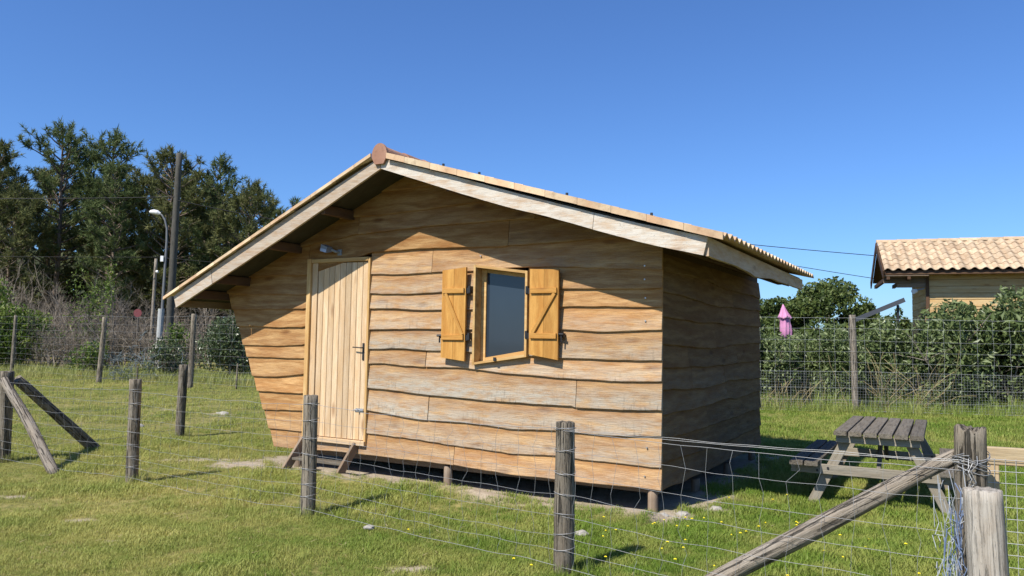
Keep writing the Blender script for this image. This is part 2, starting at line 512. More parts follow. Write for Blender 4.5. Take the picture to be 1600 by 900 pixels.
GF = np.stack([idx[:-1, :-1], idx[:-1, 1:], idx[1:, 1:], idx[1:, :-1]], -1).reshape(-1, 4)
def ground_mat():
    T = NT('grassy_soil')
    pos = T.n('ShaderNodeNewGeometry').outputs['Position']
    n1 = T.noise(pos, .45, 4, .6); n2 = T.noise(pos, 9, 6, .7); n3 = T.noise(pos, 60, 4, .7)
    g = T.mix(T.ramp(n1, [(.35, 0.0), (.65, 1.0)]), (.14, .15, .035), (.34, .28, .11))
    g = T.mix(T.ramp(n2, [(.4, 0.0), (.7, 1.0)]), g, (.09, .10, .03))
    s = T.mix(T.ramp(n2, [(.3, 0.0), (.7, 1.0)]), (.44, .37, .28), (.29, .235, .17))
    s = T.mix(T.math('MULTIPLY', T.ramp(n3, [(.55, 0.0), (.7, 1.0)]), .6), s, (.17, .13, .09))
    m = T.attr('sand')
    T.base(T.mix(m, g, s)); T.rough(.95); T.spec(.1)
    T.bump(T.math('ADD', n2, T.math('MULTIPLY', n3, .5)), .7, .03)
    return T.m
ground = mk('ground', np.stack([GX.ravel(), GY.ravel(), GZ.ravel()], -1), GF, ground_mat(), attrs={'sand': GS.ravel()}, smooth=True)
tag(ground, 'sandy meadow ground under the grass', None, None, 'structure')

# ------------------------------------------------------------------ grass (nobody could count it)
def grass_mat(name, a, b, dry, dryamt):
    T = NT(name)
    pos = T.n('ShaderNodeNewGeometry').outputs['Position']
    oi = T.n('ShaderNodeObjectInfo')
    big = T.noise(pos, .35, 4, .6); mid = T.noise(pos, 2.3, 3, .6)
    sx = T.n('ShaderNodeSeparateXYZ'); T.l(pos, sx.inputs[0])
    left = T.math('MINIMUM', T.math('MULTIPLY', T.math('SUBTRACT', 1.0, sx.outputs[0]), .075, True), .30)     # drier grazed turf to the west
    f = T.math('ADD', T.math('MULTIPLY', T.ramp(big, [(.35, 0.0), (.65, 1.0)]), .45), T.math('MULTIPLY', oi.outputs['Random'], .45))
    f = T.math('ADD', f, T.math('MULTIPLY', T.ramp(mid, [(.42, 0.0), (.62, 1.0)]), .5))
    f = T.math('ADD', T.math('MULTIPLY', f, .62), T.math('SUBTRACT', left, .04), True)
    hv = T.attr('hv')
    c = T.mix(T.ramp(f, [(.15, 0.0), (.95, 1.0)]), a, dry)
    c = T.mix(T.math('MULTIPLY', hv, .5), c, b)
    T.base(c); T.rough(.55); T.spec(.25)
    tr = T.n('ShaderNodeBsdfTranslucent'); T.l(c, tr.inputs[0])
    mx = T.n('ShaderNodeMixShader'); mx.inputs[0].default_value = .3
    T.l(T.b.outputs[0], mx.inputs[1]); T.l(tr.outputs[0], mx.inputs[2]); T.l(mx.outputs[0], T.out.inputs[0])
    return T.m
M['grass'] = grass_mat('meadow_grass', (.09, .182, .016), (.25, .33, .045), (.52, .44, .155), 1)
M['tall'] = grass_mat('tall_verge_grass', (.15, .24, .035), (.30, .37, .08), (.46, .40, .17), 1)

def tuft_mesh(name, nbl, spread, h, w, lean, mat, seed):
    rg = np.random.default_rng(seed)
    V = []; Fc = []; hv = []
    for i in range(nbl):
        a = rg.uniform(0, 2*PI); rad = spread * math.sqrt(rg.uniform())
        bx, by = rad * math.cos(a), rad * math.sin(a)
        d = rg.uniform(0, 2*PI); hh = h * rg.uniform(.5, 1.15); ln = hh * lean * rg.uniform(.2, 1.2)
        dx, dy = math.cos(d), math.sin(d); px, py = -dy, dx
        ww = w * rg.uniform(.7, 1.2) / 2
        b = len(V)
        V += [(bx - px*ww, by - py*ww, 0), (bx + px*ww, by + py*ww, 0),
              (bx + dx*ln*.35 - px*ww*.8, by + dy*ln*.35 - py*ww*.8, hh*.62), (bx + dx*ln*.35 + px*ww*.8, by + dy*ln*.35 + py*ww*.8, hh*.62),
              (bx + dx*ln, by + dy*ln, hh)]
        hv += [0, 0, .6, .6, 1]
        Fc += [(b, b+1, b+3, b+2), (b+2, b+3, b+4)]
    me = bpy.data.meshes.new(name); me.from_pydata(V, [], Fc)
    at = me.attributes.new('hv', 'FLOAT', 'POINT'); at.data.foreach_set('value', np.array(hv, dtype=np.float32))
    me.materials.append(mat)
    return bpy.data.objects.new(name, me)
def scatter(name, P, S, tufts, label, seed=1):
    """one stuff object: tufts instanced on points by geometry nodes"""
    rg = np.random.default_rng(seed)
    me = bpy.data.meshes.new(name)
    me.vertices.add(len(P)); me.vertices.foreach_set('co', P.astype(np.float32).ravel())
    at = me.attributes.new('tsize', 'FLOAT', 'POINT'); at.data.foreach_set('value', S.astype(np.float32))
    at = me.attributes.new('spin', 'FLOAT_VECTOR', 'POINT')
    rot = np.stack([rg.uniform(-.15, .15, len(P)), rg.uniform(-.15, .15, len(P)), rg.uniform(0, 2*PI, len(P))], -1)
    at.data.foreach_set('vector', rot.astype(np.float32).ravel())
    at = me.attributes.new('pick', 'INT', 'POINT'); at.data.foreach_set('value', rg.integers(0, len(tufts), len(P)).astype(np.int32))
    o = bpy.data.objects.new(name, me); link(o)
    ng = bpy.data.node_groups.new(name, 'GeometryNodeTree')
    ng.interface.new_socket('Geometry', in_out='INPUT', socket_type='NodeSocketGeometry')
    ng.interface.new_socket('Geometry', in_out='OUTPUT', socket_type='NodeSocketGeometry')
    N = ng.nodes; L = ng.links
    gi = N.new('NodeGroupInput'); go = N.new('NodeGroupOutput')
    iop = N.new('GeometryNodeInstanceOnPoints'); g2i = N.new('GeometryNodeGeometryToInstance')
    for t in tufts:
        oi = N.new('GeometryNodeObjectInfo'); oi.inputs['Object'].default_value = t
        L.new(oi.outputs['Geometry'], g2i.inputs[0])
    def na(nm, dt):
        a = N.new('GeometryNodeInputNamedAttribute'); a.data_type = dt; a.inputs[0].default_value = nm
        return a.outputs[0]
    L.new(gi.outputs[0], iop.inputs['Points']); L.new(g2i.outputs[0], iop.inputs['Instance'])
    iop.inputs['Pick Instance'].default_value = True
    L.new(na('pick', 'INT'), iop.inputs['Instance Index'])
    L.new(na('spin', 'FLOAT_VECTOR'), iop.inputs['Rotation'])
    L.new(na('tsize', 'FLOAT'), iop.inputs['Scale'])
    L.new(iop.outputs[0], go.inputs[0])
    md = o.modifiers.new('scatter', 'NODES'); md.node_group = ng
    tag(o, label, None, None, 'stuff')
    return o
tufts = [tuft_mesh('grass_tuft', 18, .06, .042, .0042, .95, M['grass'], 11 + i) for i in range(4)]
talls = [tuft_mesh('tall_tuft', 18, .10, .42, .012, .5, M['tall'], 31 + i) for i in range(3)]
def points(n, d0, d1, wid):
    d = np.sqrt(RNG.uniform(d0*d0, d1*d1, n)); x = RNG.uniform(-wid, wid, n) * d
    return x, d
def lerp(a, b, t): return a + (b - a) * t
px_, py_, ps_ = [], [], []
for n, d0, d1, s0 in ((52000, 3.2, 7, 1.0), (62000, 7, 13, 1.15), (42000, 13, 24, 1.5), (24000, 24, 36, 2.2)):
    x, y = points(n, d0, d1, .85)
    px_.append(x); py_.append(y); ps_.append(s0 * RNG.uniform(.6, 1.25, n))
px_ = np.concatenate(px_); py_ = np.concatenate(py_); ps_ = np.concatenate(ps_)
lx, ly = hut_local_np(px_, py_)
sm = sand_mask(px_, py_)
under = (lx > -5.05) & (lx < .05) & (ly > -.05) & (ly < 4.3)
clump = np.array([mnoise.noise(Vector((a * 1.3, b * 1.3, 9))) for a, b in zip(px_, py_)])
bare = np.clip(np.array([mnoise.noise(Vector((a * 2.6, b * 2.6, 21))) + .6 * mnoise.noise(Vector((a * 7, b * 7, 2))) for a, b in zip(px_, py_)]) - .12, 0, 1) * 1.1 * np.clip((2.2 - px_) / 3, .25, 1)
keep = (~under) & (RNG.uniform(0, 1, len(px_)) > sm * .9 + bare)
rich = np.clip((px_ + 1.5) / 5, 0, 1)                         # lusher to the east
ps_ = ps_ * (.82 + .75 * clump + .3 * rich)
ps_ = np.clip(ps_, .35, None)
P = np.stack([px_, py_, np.zeros_like(px_)], -1)[keep]; S = ps_[keep]
P[:, 2] = ground_z(P[:, 0], P[:, 1]) - .004
scatter('grass', P, S, tufts, 'short meadow grass, dry and olive on the left and lush green on the right', 3)

# tall grass along the fences and round some posts
tp = []; ts = []
def strip(x0, y0, x1, y1, wid, n, s0, s1):
    t = RNG.uniform(0, 1, n); o = RNG.normal(0, wid, n)
    dx, dy = x1 - x0, y1 - y0; L = math.hypot(dx, dy)
    tp.append(np.stack([x0 + dx*t - dy/L*o, y0 + dy*t + dx/L*o, np.zeros(n)], -1)); ts.append(RNG.uniform(s0, s1, n))
strip(-30, 33.6, -4, 25.2, 1.3, 2600, .3, 1.1)
strip(3.5, 18.9, 15, 17.9, .2, 420, .25, .8)
strip(4.0, 19.6, 16, 18.7, .3, 500, .4, 1.2)
for (x, y) in ((-4.07, 8.55), (-1.81, 7.17), (.39, 5.51), (-6.27, 9.79), (-5.14, 12.29), (2.3, 4.0)):
    n = 26; a = RNG.uniform(0, 2*PI, n); r = RNG.uniform(.05, .2, n)
    tp.append(np.stack([x + r*np.cos(a), y + r*np.sin(a), np.zeros(n)], -1)); ts.append(RNG.uniform(.12, .3, n))
scatter('tall_grass', np.concatenate(tp), np.concatenate(ts), talls, 'tall rough grass along the far fences', 5)

# ------------------------------------------------------------------ the wooden hut
hut = empty('wooden_hut', HUT, -PSI, 'rustic waney-plank hut with crooked flared left side and tiled gable roof, standing in the paddock', 'hut')
WX0, WX1 = -2.040, -1.408                                    # window opening
def win_bot(x): return lerp(1.341, 1.440, (x - WX0) / (WX1 - WX0))
def win_top(x): return lerp(2.386, 2.305, (x - WX0) / (WX1 - WX0))
XR = -2.985                                                   # ridge line
def roof_z(x, top=3.575):
    return top - (.437 * (XR - x) if x < XR else .294 * (x - XR))
def left_x(z): return lerp(-4.995, -5.968, (z - .2) / (2.142 - .2))       # the flared left corner

fw_core = MB()
def core_box(x0, x1, z0, z1):
    fw_core.hexa([(x0, .004, z0), (x1, .004, z0), (x1, .07, z0), (x0, .07, z0), (x0, .004, z1), (x1, .004, z1), (x1, .07, z1), (x0, .07, z1)])
fw_core.hexa([(-4.98, .004, .22), (-4.46, .004, .22), (-4.46, .07, .22), (-4.98, .07, .22), (-6.0, .004, 2.14), (-4.46, .004, 2.14), (-4.46, .07, 2.14), (-6.0, .07, 2.14)])
core_box(-3.555, WX0 - .004, .22, 2.55); core_box(WX0 - .004, WX1 + .004, .22, 1.33); core_box(WX1 + .004, -.005, .22, 2.45)
def gable_piece(x0, x1, z0):
    fw_core.hexa([(x0, .004, z0), (x1, .004, z0), (x1, .07, z0), (x0, .07, z0), (x0, .004, roof_z(x0, 3.50)), (x1, .004, roof_z(x1, 3.50)), (x1, .07, roof_z(x1, 3.50)), (x0, .07, roof_z(x0, 3.50))])
gable_piece(-6.0, -4.51, 2.142); gable_piece(-4.51, -3.55, 2.58); gable_piece(-3.55, XR, 2.552); gable_piece(XR, WX0 - .005, 2.552)
gable_piece(WX0 - .005, WX1 + .005, 2.40); gable_piece(WX1 + .005, -.006, 2.452)
front_wall = fw_core.obj('wall', M['brown'], hut)
front_wall['label'] = 'sunlit front gable wall with door and window'

# waney (live edge) planks: every row is the line of its lower edge, in metres from the right front corner
ROWS = [
 [(-5.0, .205), (-4.6, .215), (-3.69, .237), (-2.39, .230), (-1.58, .198), (.0, .213)],
 [(-5.07, .423), (-4.6, .43), (-3.56, .485), (-2.4, .445), (-1.59, .417), (-1.07, .430), (-.44, .429), (.0, .424)],
 [(-5.16, .659), (-4.6, .673), (-3.56, .753), (-3.15, .715), (-2.75, .686), (-2.11, .693), (-1.6, .668), (-1.07, .686), (-.44, .681), (.0, .712)],
 [(-5.31, .887), (-4.6, .887), (-3.55, 1.007), (-2.63, .970), (-1.92, .944), (-.875, .948), (-.845, .930), (-.446, .935), (.0, .956)],
 [(-5.45, 1.079), (-5.0, 1.085), (-4.6, 1.126), (-3.56, 1.276), (-3.32, 1.298), (-2.73, 1.273), (-2.17, 1.283), (-1.6, 1.241), (-.86, 1.217), (-.5, 1.211), (.0, 1.227)],
 [(-5.56, 1.316), (-4.6, 1.316), (-3.56, 1.464), (-3.14, 1.469), (-2.5, 1.464), (-1.02, 1.418), (-.52, 1.412), (.0, 1.421)],
 [(-5.62, 1.464), (-4.6, 1.483), (-3.56, 1.683), (-2.96, 1.702), (-2.52, 1.698), (-1.03, 1.710), (-.52, 1.690), (.0, 1.712)],
 [(-5.76, 1.715), (-4.6, 1.706), (-3.54, 1.939), (-2.88, 1.914), (-2.5, 1.912), (-.87, 1.938), (-.45, 1.929), (.0, 1.932)],
 [(-5.87, 1.936), (-4.6, 1.937), (-3.54, 2.114), (-2.98, 2.102), (-2.53, 2.113), (-1.02, 2.122), (.0, 2.110)],
 [(-5.97, 2.142), (-4.6, 2.114), (-3.55, 2.350), (-2.98, 2.319), (-2.65, 2.336), (-2.15, 2.332), (-1.63, 2.358), (-1.24, 2.359), (-.88, 2.341), (-.19, 2.300), (.0, 2.288)],
 [(-6.2, 2.36), (-4.6, 2.355), (-3.5, 2.600), (-2.63, 2.607), (-1.87, 2.595), (-1.02, 2.603), (-.19, 2.626), (.0, 2.63)],
 [(-6.2, 2.65), (-4.8, 2.70), (-3.77, 2.827), (-2.91, 2.856), (-1.96, 2.872), (-1.36, 2.863), (-.6, 2.951), (.0, 2.99)],
 [(-6.2, 2.98), (-4.4, 3.02), (-3.0, 3.056), (-1.96, 3.098), (.0, 3.2)],
 [(-6.2, 3.3), (-3.0, 3.32), (.0, 3.4)],
]
def row_z(i, x):
    if i >= len(ROWS): return 9.0
    r = ROWS[i]
    if x <= r[0][0]: return r[0][1]
    for (a, za), (b, zb) in zip(r, r[1:]):
        if x <= b: return lerp(za, zb, (x - a) / (b - a))
    return r[-1][1]
def waney(seed, x):
    v = Vector((x * 2.3 + seed * 17.3, seed * 5.1, 0)); w = Vector((x * 8.5 + seed * 11, seed, 3))
    return .011 * mnoise.noise(v) + .0045 * mnoise.noise(w)
def front_plank(i, x0, x1, seed, weather, tone, lift=0.0, zmax=None):
    """one plank of row i between x0 and x1; lap built as a real wedge"""
    if x1 > -.01: x1 = .042 + .3 * lift
    st = [x0]
    while st[-1] < x1 - .09: st.append(st[-1] + .06)
    st.append(x1)
    if x0 < WX0 < x1: st += [WX0 + .004]
    if x0 < WX1 < x1: st += [WX1 - .004]
    st = sorted(st)
    V = []; Fc = []; hv = []
    tb = .040 + lift
    def spans(x, mid):
        zb = row_z(i, x) + waney(seed, x)
        zt = row_z(i + 1, x) + .045
        if i + 1 >= len(ROWS): zt = 4.0
        full = (zb, zt)
        zt = min(zt, roof_z(x, 3.50))
        if zmax is not None: zt = min(zt, zmax)
        if WX0 < mid < WX1:
            a, b = win_bot(x), win_top(x)
            out = []
            if zb < a: out.append((zb, min(zt, a)))
            if zt > b: out.append((max(zb, b), zt))
            return out, full
        return [(zb, zt)], full
    def yy(z, full):
        t = (z - full[0]) / max(.05, (full[1] - full[0]))
        return -(tb * (1 - t) + .010 * t)
    for a, b in zip(st, st[1:]):
        mid = (a + b) / 2
        sa, fa = spans(a, mid); sb, fb = spans(b, mid)
        # the flared corner: cut the plank end along the slope
        for (za0, za1), (zb0, zb1) in zip(sa, sb):
            if za1 - za0 < .004 and zb1 - zb0 < .004: continue
            za1 = max(za1, za0 + .001); zb1 = max(zb1, zb0 + .001)
            k = len(V)
            lxa0, lxa1 = a, a
            if a == x0 and x0 < -4.9:
                lxa0, lxa1 = left_x(za0) - .012, left_x(za1) - .012
            za5, zb5 = za0 + .007, zb0 + .007
            quadA = [(lxa0, 0.003, za0), (lxa0, yy(za0, fa) + .006, za0), (lxa0 + (lxa1 - lxa0) * .05, yy(za5, fa), za5), (lxa1, yy(za1, fa), za1), (lxa1, 0.003, za1)]
            quadB = [(b, 0.003, zb0), (b, yy(zb0, fb) + .006, zb0), (b, yy(zb5, fb), zb5), (b, yy(zb1, fb), zb1), (b, 0.003, zb1)]
            V += quadA + quadB
            Ha = max(.05, fa[1] - fa[0]); Hb = max(.05, fb[1] - fb[0])
            hv += [0, 0, (za5 - fa[0]) / Ha, (za1 - fa[0]) / Ha, (za1 - fa[0]) / Ha, 0, 0, (zb5 - fb[0]) / Hb, (zb1 - fb[0]) / Hb, (zb1 - fb[0]) / Hb]
            for q in range(4): Fc.append((k + q, k + q + 5, k + q + 6, k + q + 1))
            if a == x0: Fc.append((k + 4, k + 3, k + 2, k + 1, k)[::-1])
            if b == x1: Fc.append((k + 5, k + 6, k + 7, k + 8, k + 9)[::-1])
    if not V: return None
    # outward normals (front face must look to -Y)
    o = mk('plank', V, Fc, M['plank'], front_wall, attrs={'hv': hv})
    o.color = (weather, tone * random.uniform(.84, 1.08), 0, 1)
    return o
DOORL, DOORR = -4.535, -3.535
# rows 0..: (x0, x1, weather, tone); upper rows: overhang shade put into a darker tone
FRONT = {
 0: [(-5.0, -4.62, .25, 1.0, None), (-4.615, -2.302, .42, 1.05, None), (-2.296, .0, .38, 1.12, None)],
 1: [(-5.07, DOORL, .2, .95, None), (DOORR, .0, .62, .98, None)],
 2: [(-5.16, DOORL, .05, 1.0, None), (DOORR, -2.66, .95, .92, None), (-2.65, .0, .8, 1.0, None)],
 3: [(-5.31, DOORL, .05, 1.0, None), (DOORR, -.850, .98, .93, None), (-.843, .0, .85, .97, None)],
 4: [(-5.45, DOORL, .1, .98, None), (DOORR, -2.71, .4, 1.0, None), (-2.70, .0, .62, 1.0, None)],
 5: [(-5.56, DOORL, .1, .9, None), (DOORR, WX0 + .004, .8, .92, None), (WX1 - .004, .0, .6, .98, None)],
 6: [(-5.62, DOORL, .08, .95, None), (DOORR, WX0 + .004, .55, 1.05, None), (WX1 - .004, .0, .4, 1.08, None)],
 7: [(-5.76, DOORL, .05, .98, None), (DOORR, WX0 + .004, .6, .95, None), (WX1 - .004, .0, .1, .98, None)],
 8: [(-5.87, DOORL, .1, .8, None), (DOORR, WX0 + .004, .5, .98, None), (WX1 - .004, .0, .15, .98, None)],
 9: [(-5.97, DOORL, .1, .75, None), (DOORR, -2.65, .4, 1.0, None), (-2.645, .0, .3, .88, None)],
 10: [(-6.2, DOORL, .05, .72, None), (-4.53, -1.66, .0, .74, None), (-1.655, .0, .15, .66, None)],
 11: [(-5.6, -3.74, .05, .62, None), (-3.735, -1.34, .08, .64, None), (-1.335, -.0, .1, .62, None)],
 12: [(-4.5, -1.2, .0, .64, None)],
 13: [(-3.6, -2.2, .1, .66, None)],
}
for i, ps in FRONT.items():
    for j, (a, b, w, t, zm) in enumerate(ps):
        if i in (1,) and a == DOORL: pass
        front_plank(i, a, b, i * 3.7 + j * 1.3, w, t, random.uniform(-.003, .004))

# right side wall: planks along the local depth
side_core = MB(); side_core.box(-.075, -.004, .072, 4.2, .2, 2.60)
side_wall = side_core.obj('wall', M['brown'], hut)
side_wall['label'] = 'shaded right side wall'
SROWS = [
 [(0, .206), (1.5, .187), (4.28, .19)],
 [(0, .455), (.6, .45), (1.3, .425), (2.9, .42), (4.28, .45)],
 [(0, .675), (1.4, .669), (2.9, .677), (4.28, .70)],
 [(0, .90), (1.5, .899), (2.2, .93), (2.9, .904), (4.28, .945)],
 [(0, 1.15), (1.04, 1.105), (1.5, 1.10), (2.05, 1.119), (2.63, 1.142), (4.28, 1.11)],
 [(0, 1.35), (1.6, 1.33), (2.6, 1.34), (4.28, 1.364)],
 [(0, 1.578), (1.64, 1.539), (2.2, 1.54), (2.63, 1.586), (4.28, 1.60)],
 [(0, 1.845), (1.04, 1.82), (1.9, 1.822), (4.28, 1.836)],
 [(0, 2.09), (.64, 2.079), (1.2, 2.05), (1.78, 2.025), (4.28, 2.064)],
 [(0, 2.28), (1.5, 2.309), (2.3, 2.254), (4.28, 2.247)],
 [(0, 2.47), (4.28, 2.47)],
]
def srow_z(i, x):
    r = SROWS[i]
    for (a, za), (b, zb) in zip(r, r[1:]):
        if x <= b: return lerp(za, zb, (x - a) / (b - a))
    return r[-1][1]
SPLIT = {0: [1.5], 1: [2.0], 2: [1.55], 3: [2.4], 4: [1.0, 2.3], 5: [.85, 2.9], 6: [1.9], 7: [2.2], 8: [1.1, 2.7], 9: [1.8]}
for i in range(10):
    cuts = [.003] + SPLIT[i] + [4.22]
    for j in range(len(cuts) - 1):
        a0, b0 = cuts[j], cuts[j + 1] - (.006 if j < len(cuts) - 2 else 0)
        seed = 60 + i * 2.9 + j * 1.7
        n = max(2, int((b0 - a0) / .08)); st = np.linspace(a0, b0, n + 1)
        V = []; Fc = []; hv = []
        for x in st:
            zb = srow_z(i, max(x, 0)) + 1.3 * waney(seed, x); zt = srow_z(i + 1, max(x, 0)) + .045
            if i == 9: zt = 2.462
            tb = .040 if j == 0 else .036
            # local X runs along the depth, local Y points into the hut
            V += [(x, .003, zb), (x, -tb + .006, zb), (x, -tb, zb + .007), (x, -.010, zt), (x, .003, zt)]
            hv += [0, 0, .03, 1, 1]
        for k in range(n):
            for q in range(4): Fc.append((k*5 + q, (k+1)*5 + q, (k+1)*5 + q + 1, k*5 + q + 1))
        Fc.append((0, 1, 2, 3, 4)); Fc.append(tuple(n*5 + q for q in (4, 3, 2, 1, 0)))
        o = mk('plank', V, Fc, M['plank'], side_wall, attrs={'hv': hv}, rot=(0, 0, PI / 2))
        o.color = (random.uniform(.25, .5) if i < 5 else random.uniform(.05, .2), random.uniform(.33, .43), 0, 1)  # low tone: the shade on this side is put into the plank colour

# left flared wall, back wall, floor
lw = MB()
lw.hexa([(-4.98, .071, .21), (-4.93, .071, .21), (-4.93, 4.2, .21), (-4.98, 4.2, .21), (-5.96, .071, 2.15), (-5.91, .071, 2.15), (-5.91, 4.2, 2.15), (-5.96, 4.2, 2.15)])
lwo = lw.obj('wall', M['brown'], hut); lwo['label'] = 'leaning left side wall'
bw = MB(); bw.box(-4.9, -.08, 4.14, 4.198, .21, 2.3)
bwv = [(-5.9, 4.142, 2.302), (-.08, 4.142, 2.302), (-.08, 4.142, 2.50), (XR, 4.142, 3.42), (-5.7, 4.142, 2.33)]
bwb = [(x, 4.196, z) for x, y, z in bwv]
bw.add(bwv + bwb, [(0, 1, 2, 3, 4), (9, 8, 7, 6, 5), (0, 5, 6, 1), (1, 6, 7, 2), (2, 7, 8, 3), (3, 8, 9, 4), (4, 9, 5, 0)])
bwo = bw.obj('wall', M['brown'], hut); bwo['label'] = 'back wall'
fl = MB(); fl.box(-4.92, -.082, .075, 4.13, .225, .30)
fl.obj('floor', M['brown'], hut)
for y in (.35, 2.1, 3.85):
    board('floor_beam', (-4.85, y, .165), (-.1, y, .165), .11, .08, M['stump'], hut)
k = 0
for x in (-4.66, -2.41, -.06):
    for y in (.03, 1.4, 2.75, 4.05):
        round_post('foundation_post', (x, y, -.15), (x, y, .205 if y < .1 else .11), .05, .047, M['stump'], hut, 12, 4, .05, 90 + k); k += 1

# ---- roof
OV = .56
YB = 4.05
rb = MB()
def slab(x0, x1, y0, y1, t0, t1):
    """sloping slab under the tiles between two depths"""
    z = [roof_z(x0, t1), roof_z(x1, t1)]; zz = [roof_z(x0, t0), roof_z(x1, t0)]
    rb.hexa([(x0, y0, zz[0]), (x1, y0, zz[1]), (x1, y1, zz[1]), (x0, y1, zz[0]), (x0, y0, z[0]), (x1, y0, z[1]), (x1, y1, z[1]), (x0, y1, z[0])])
slab(-6.32, XR, -OV + .034, YB - .02, 3.500, 3.56); slab(XR, .60, -OV + .034, YB - .02, 3.500, 3.56)
roof = rb.obj('roof', M['deck'], hut)
# purlins under the sheathing
for x in (-6.02, -5.60, -4.70, -3.85):
    board('purlin', (x, -OV + .036, roof_z(x, 3.44)), (x, YB - .1, roof_z(x, 3.44)), .11, .06, M['brown'], roof, (-1, 0, 0))
for x in (-2.1, -1.2, -.3, .35):
    board('purlin', (x, -OV + .036, roof_z(x, 3.445)), (x, YB - .1, roof_z(x, 3.445)), .105, .06, M['brown'], roof, (-1, 0, 0))
for y in np.arange(.4, 4.0, .6):
    board('rafter', (-.3, y, roof_z(-.3, 3.44) ), (.58, y, roof_z(.58, 3.44)), .09, .05, M['brown'], roof, (0, -1, 0))
# bargeboards (two a side)
def barge(pts_top, pts_bot, seed, color, cut0=0.0, cut1=0.0):
    n = 26; V = []; Fc = []
    x0, x1 = pts_top[0][0], pts_top[-1][0]
    def ev(p, x):
        for (a, za), (b, zb) in zip(p, p[1:]):
            if x <= b: return lerp(za, zb, (x - a) / (b - a))
        return p[-1][1]
    for i in range(n + 1):
        x = lerp(x0, x1, i / n)
        zt = ev(pts_top, x); zb = ev(pts_bot, x) + .004 * mnoise.noise(Vector((x * 4, seed, 0))) + .002 * mnoise.noise(Vector((x * 15, seed, 0)))
        s = lerp(cut0, cut1, i / n)
        V += [(x + s, -OV, zb), (x, -OV, zt), (x, -OV + .03, zt), (x + s, -OV + .03, zb)]
    for i in range(n):
        for q in range(4):
            q2 = (q + 1) % 4
            Fc.append((i*4 + q, i*4 + q2, (i+1)*4 + q2, (i+1)*4 + q))
    Fc.append((3, 2, 1, 0)); Fc.append((n*4, n*4+1, n*4+2, n*4+3))
    o = mk('bargeboard', V, [f[::-1] for f in Fc], M['board'], roof)
    o.color = (*color, 0, 1)
    return o
barge([(-2.985, 3.566), (-2.09, 3.302), (-1.318, 3.055), (-.435, 2.790)], [(-2.985, 3.448), (-2.5, 3.285), (-2.085, 3.143), (-1.613, 2.988), (-1.315, 2.895), (-.958, 2.80), (-.435, 2.636)], 1, (.9, 1.0), .0, -.015)
barge([(-.43, 2.788), (.017, 2.66), (.632, 2.508)], [(-.43, 2.632), (.018, 2.500), (.314, 2.423), (.632, 2.352)], 2, (.95, 1.02), -.015, -.04)
barge([(-5.675, 2.42), (-4.47, 2.962), (-2.992, 3.578)], [(-5.675, 2.24), (-4.463, 2.765), (-2.992, 3.446)], 3, (.6, .82), .03, 0)
barge([(-6.385, 2.10), (-5.682, 2.413)], [(-6.385, 1.945), (-5.682, 2.238)], 4, (.75, .9), .06, .03)
# eave fascias
n = 40; V = []; Fc = []
for i in range(n + 1):
    y = lerp(-OV + .032, YB, i / n)
    zb = 2.345 - .04 * math.exp(-((y - 1.35) / .45) ** 2) + .012 * mnoise.noise(Vector((y * 2.2, 3, 0))) + .004 * mnoise.noise(Vector((y * 9, 3, 0)))
    zt = 2.505 - .006 * y
    V += [(.600, y, zb), (.632, y, zb), (.632, y, zt), (.600, y, zt)]
for i in range(n):
    for q in range(4):
        q2 = (q + 1) % 4; Fc.append((i*4 + q, (i+1)*4 + q, (i+1)*4 + q2, i*4 + q2))
Fc.append((0, 1, 2, 3)); Fc.append((n*4+3, n*4+2, n*4+1, n*4))
fas = mk('fascia_board', [(y, -x, z) for x, y, z in V], Fc, M['board'], roof, rot=(0, 0, PI / 2)); fas.color = (.45, 1.0, 0, 1)
fas['label'] = 'wavy edged fascia board under the right eave'
fl_ = board('fascia_board', (-6.345, -OV + .035, 2.02), (-6.345, YB, 2.02), .13, .03, M['board'], roof, (-1, 0, 0)); fl_.color = (.1, .6, 0, 1)
# tiles: corrugated clay, courses up the slope
PITCHW = .172
def tile_z(x):                                                 # underside of the tiles, on battens over the deck
    return 3.635 - .448 * (XR - x) if x < XR else 3.585 - .294 * (x - XR)
def corr(u): return .020 * (1 - math.cos(2 * PI * u / PITCHW))      # height of the wave, 0..0.04
def tile_course(xa, xb, y0, y1, lift, side, thick=.014, skirt=False, ends=True):
    """one course of wavy tile between depths y0..y1, from xa (upper) to xb (lower, towards the eave)"""
    V = []; Fc = []
    n = max(4, int(round((y1 - y0) / PITCHW * 8)))
    for i in range(n + 1):
        y = lerp(y0, y1, i / n); c = corr(y + OV)
        for (x, l) in ((xa, 0.0), (xb, lift)):
            z = tile_z(x) + c + l
            V += [(x, y, z), (x, y, z + thick)]
    for i in range(n):
        a = i * 4; b = a + 4
        Fc += [(a + 1, a + 3, b + 3, b + 1), (a, b, b + 2, a + 2), (a + 2, b + 2, b + 3, a + 3), (a, a + 1, b + 1, b)]
    Fc += [(0, 2, 3, 1), (n*4, n*4+1, n*4+3, n*4+2)]
    if side < 0: Fc = [f[::-1] for f in Fc]
    return V, Fc
NC_R = 11
xs = np.linspace(XR + .02, .775, NC_R + 1)
field = MB()
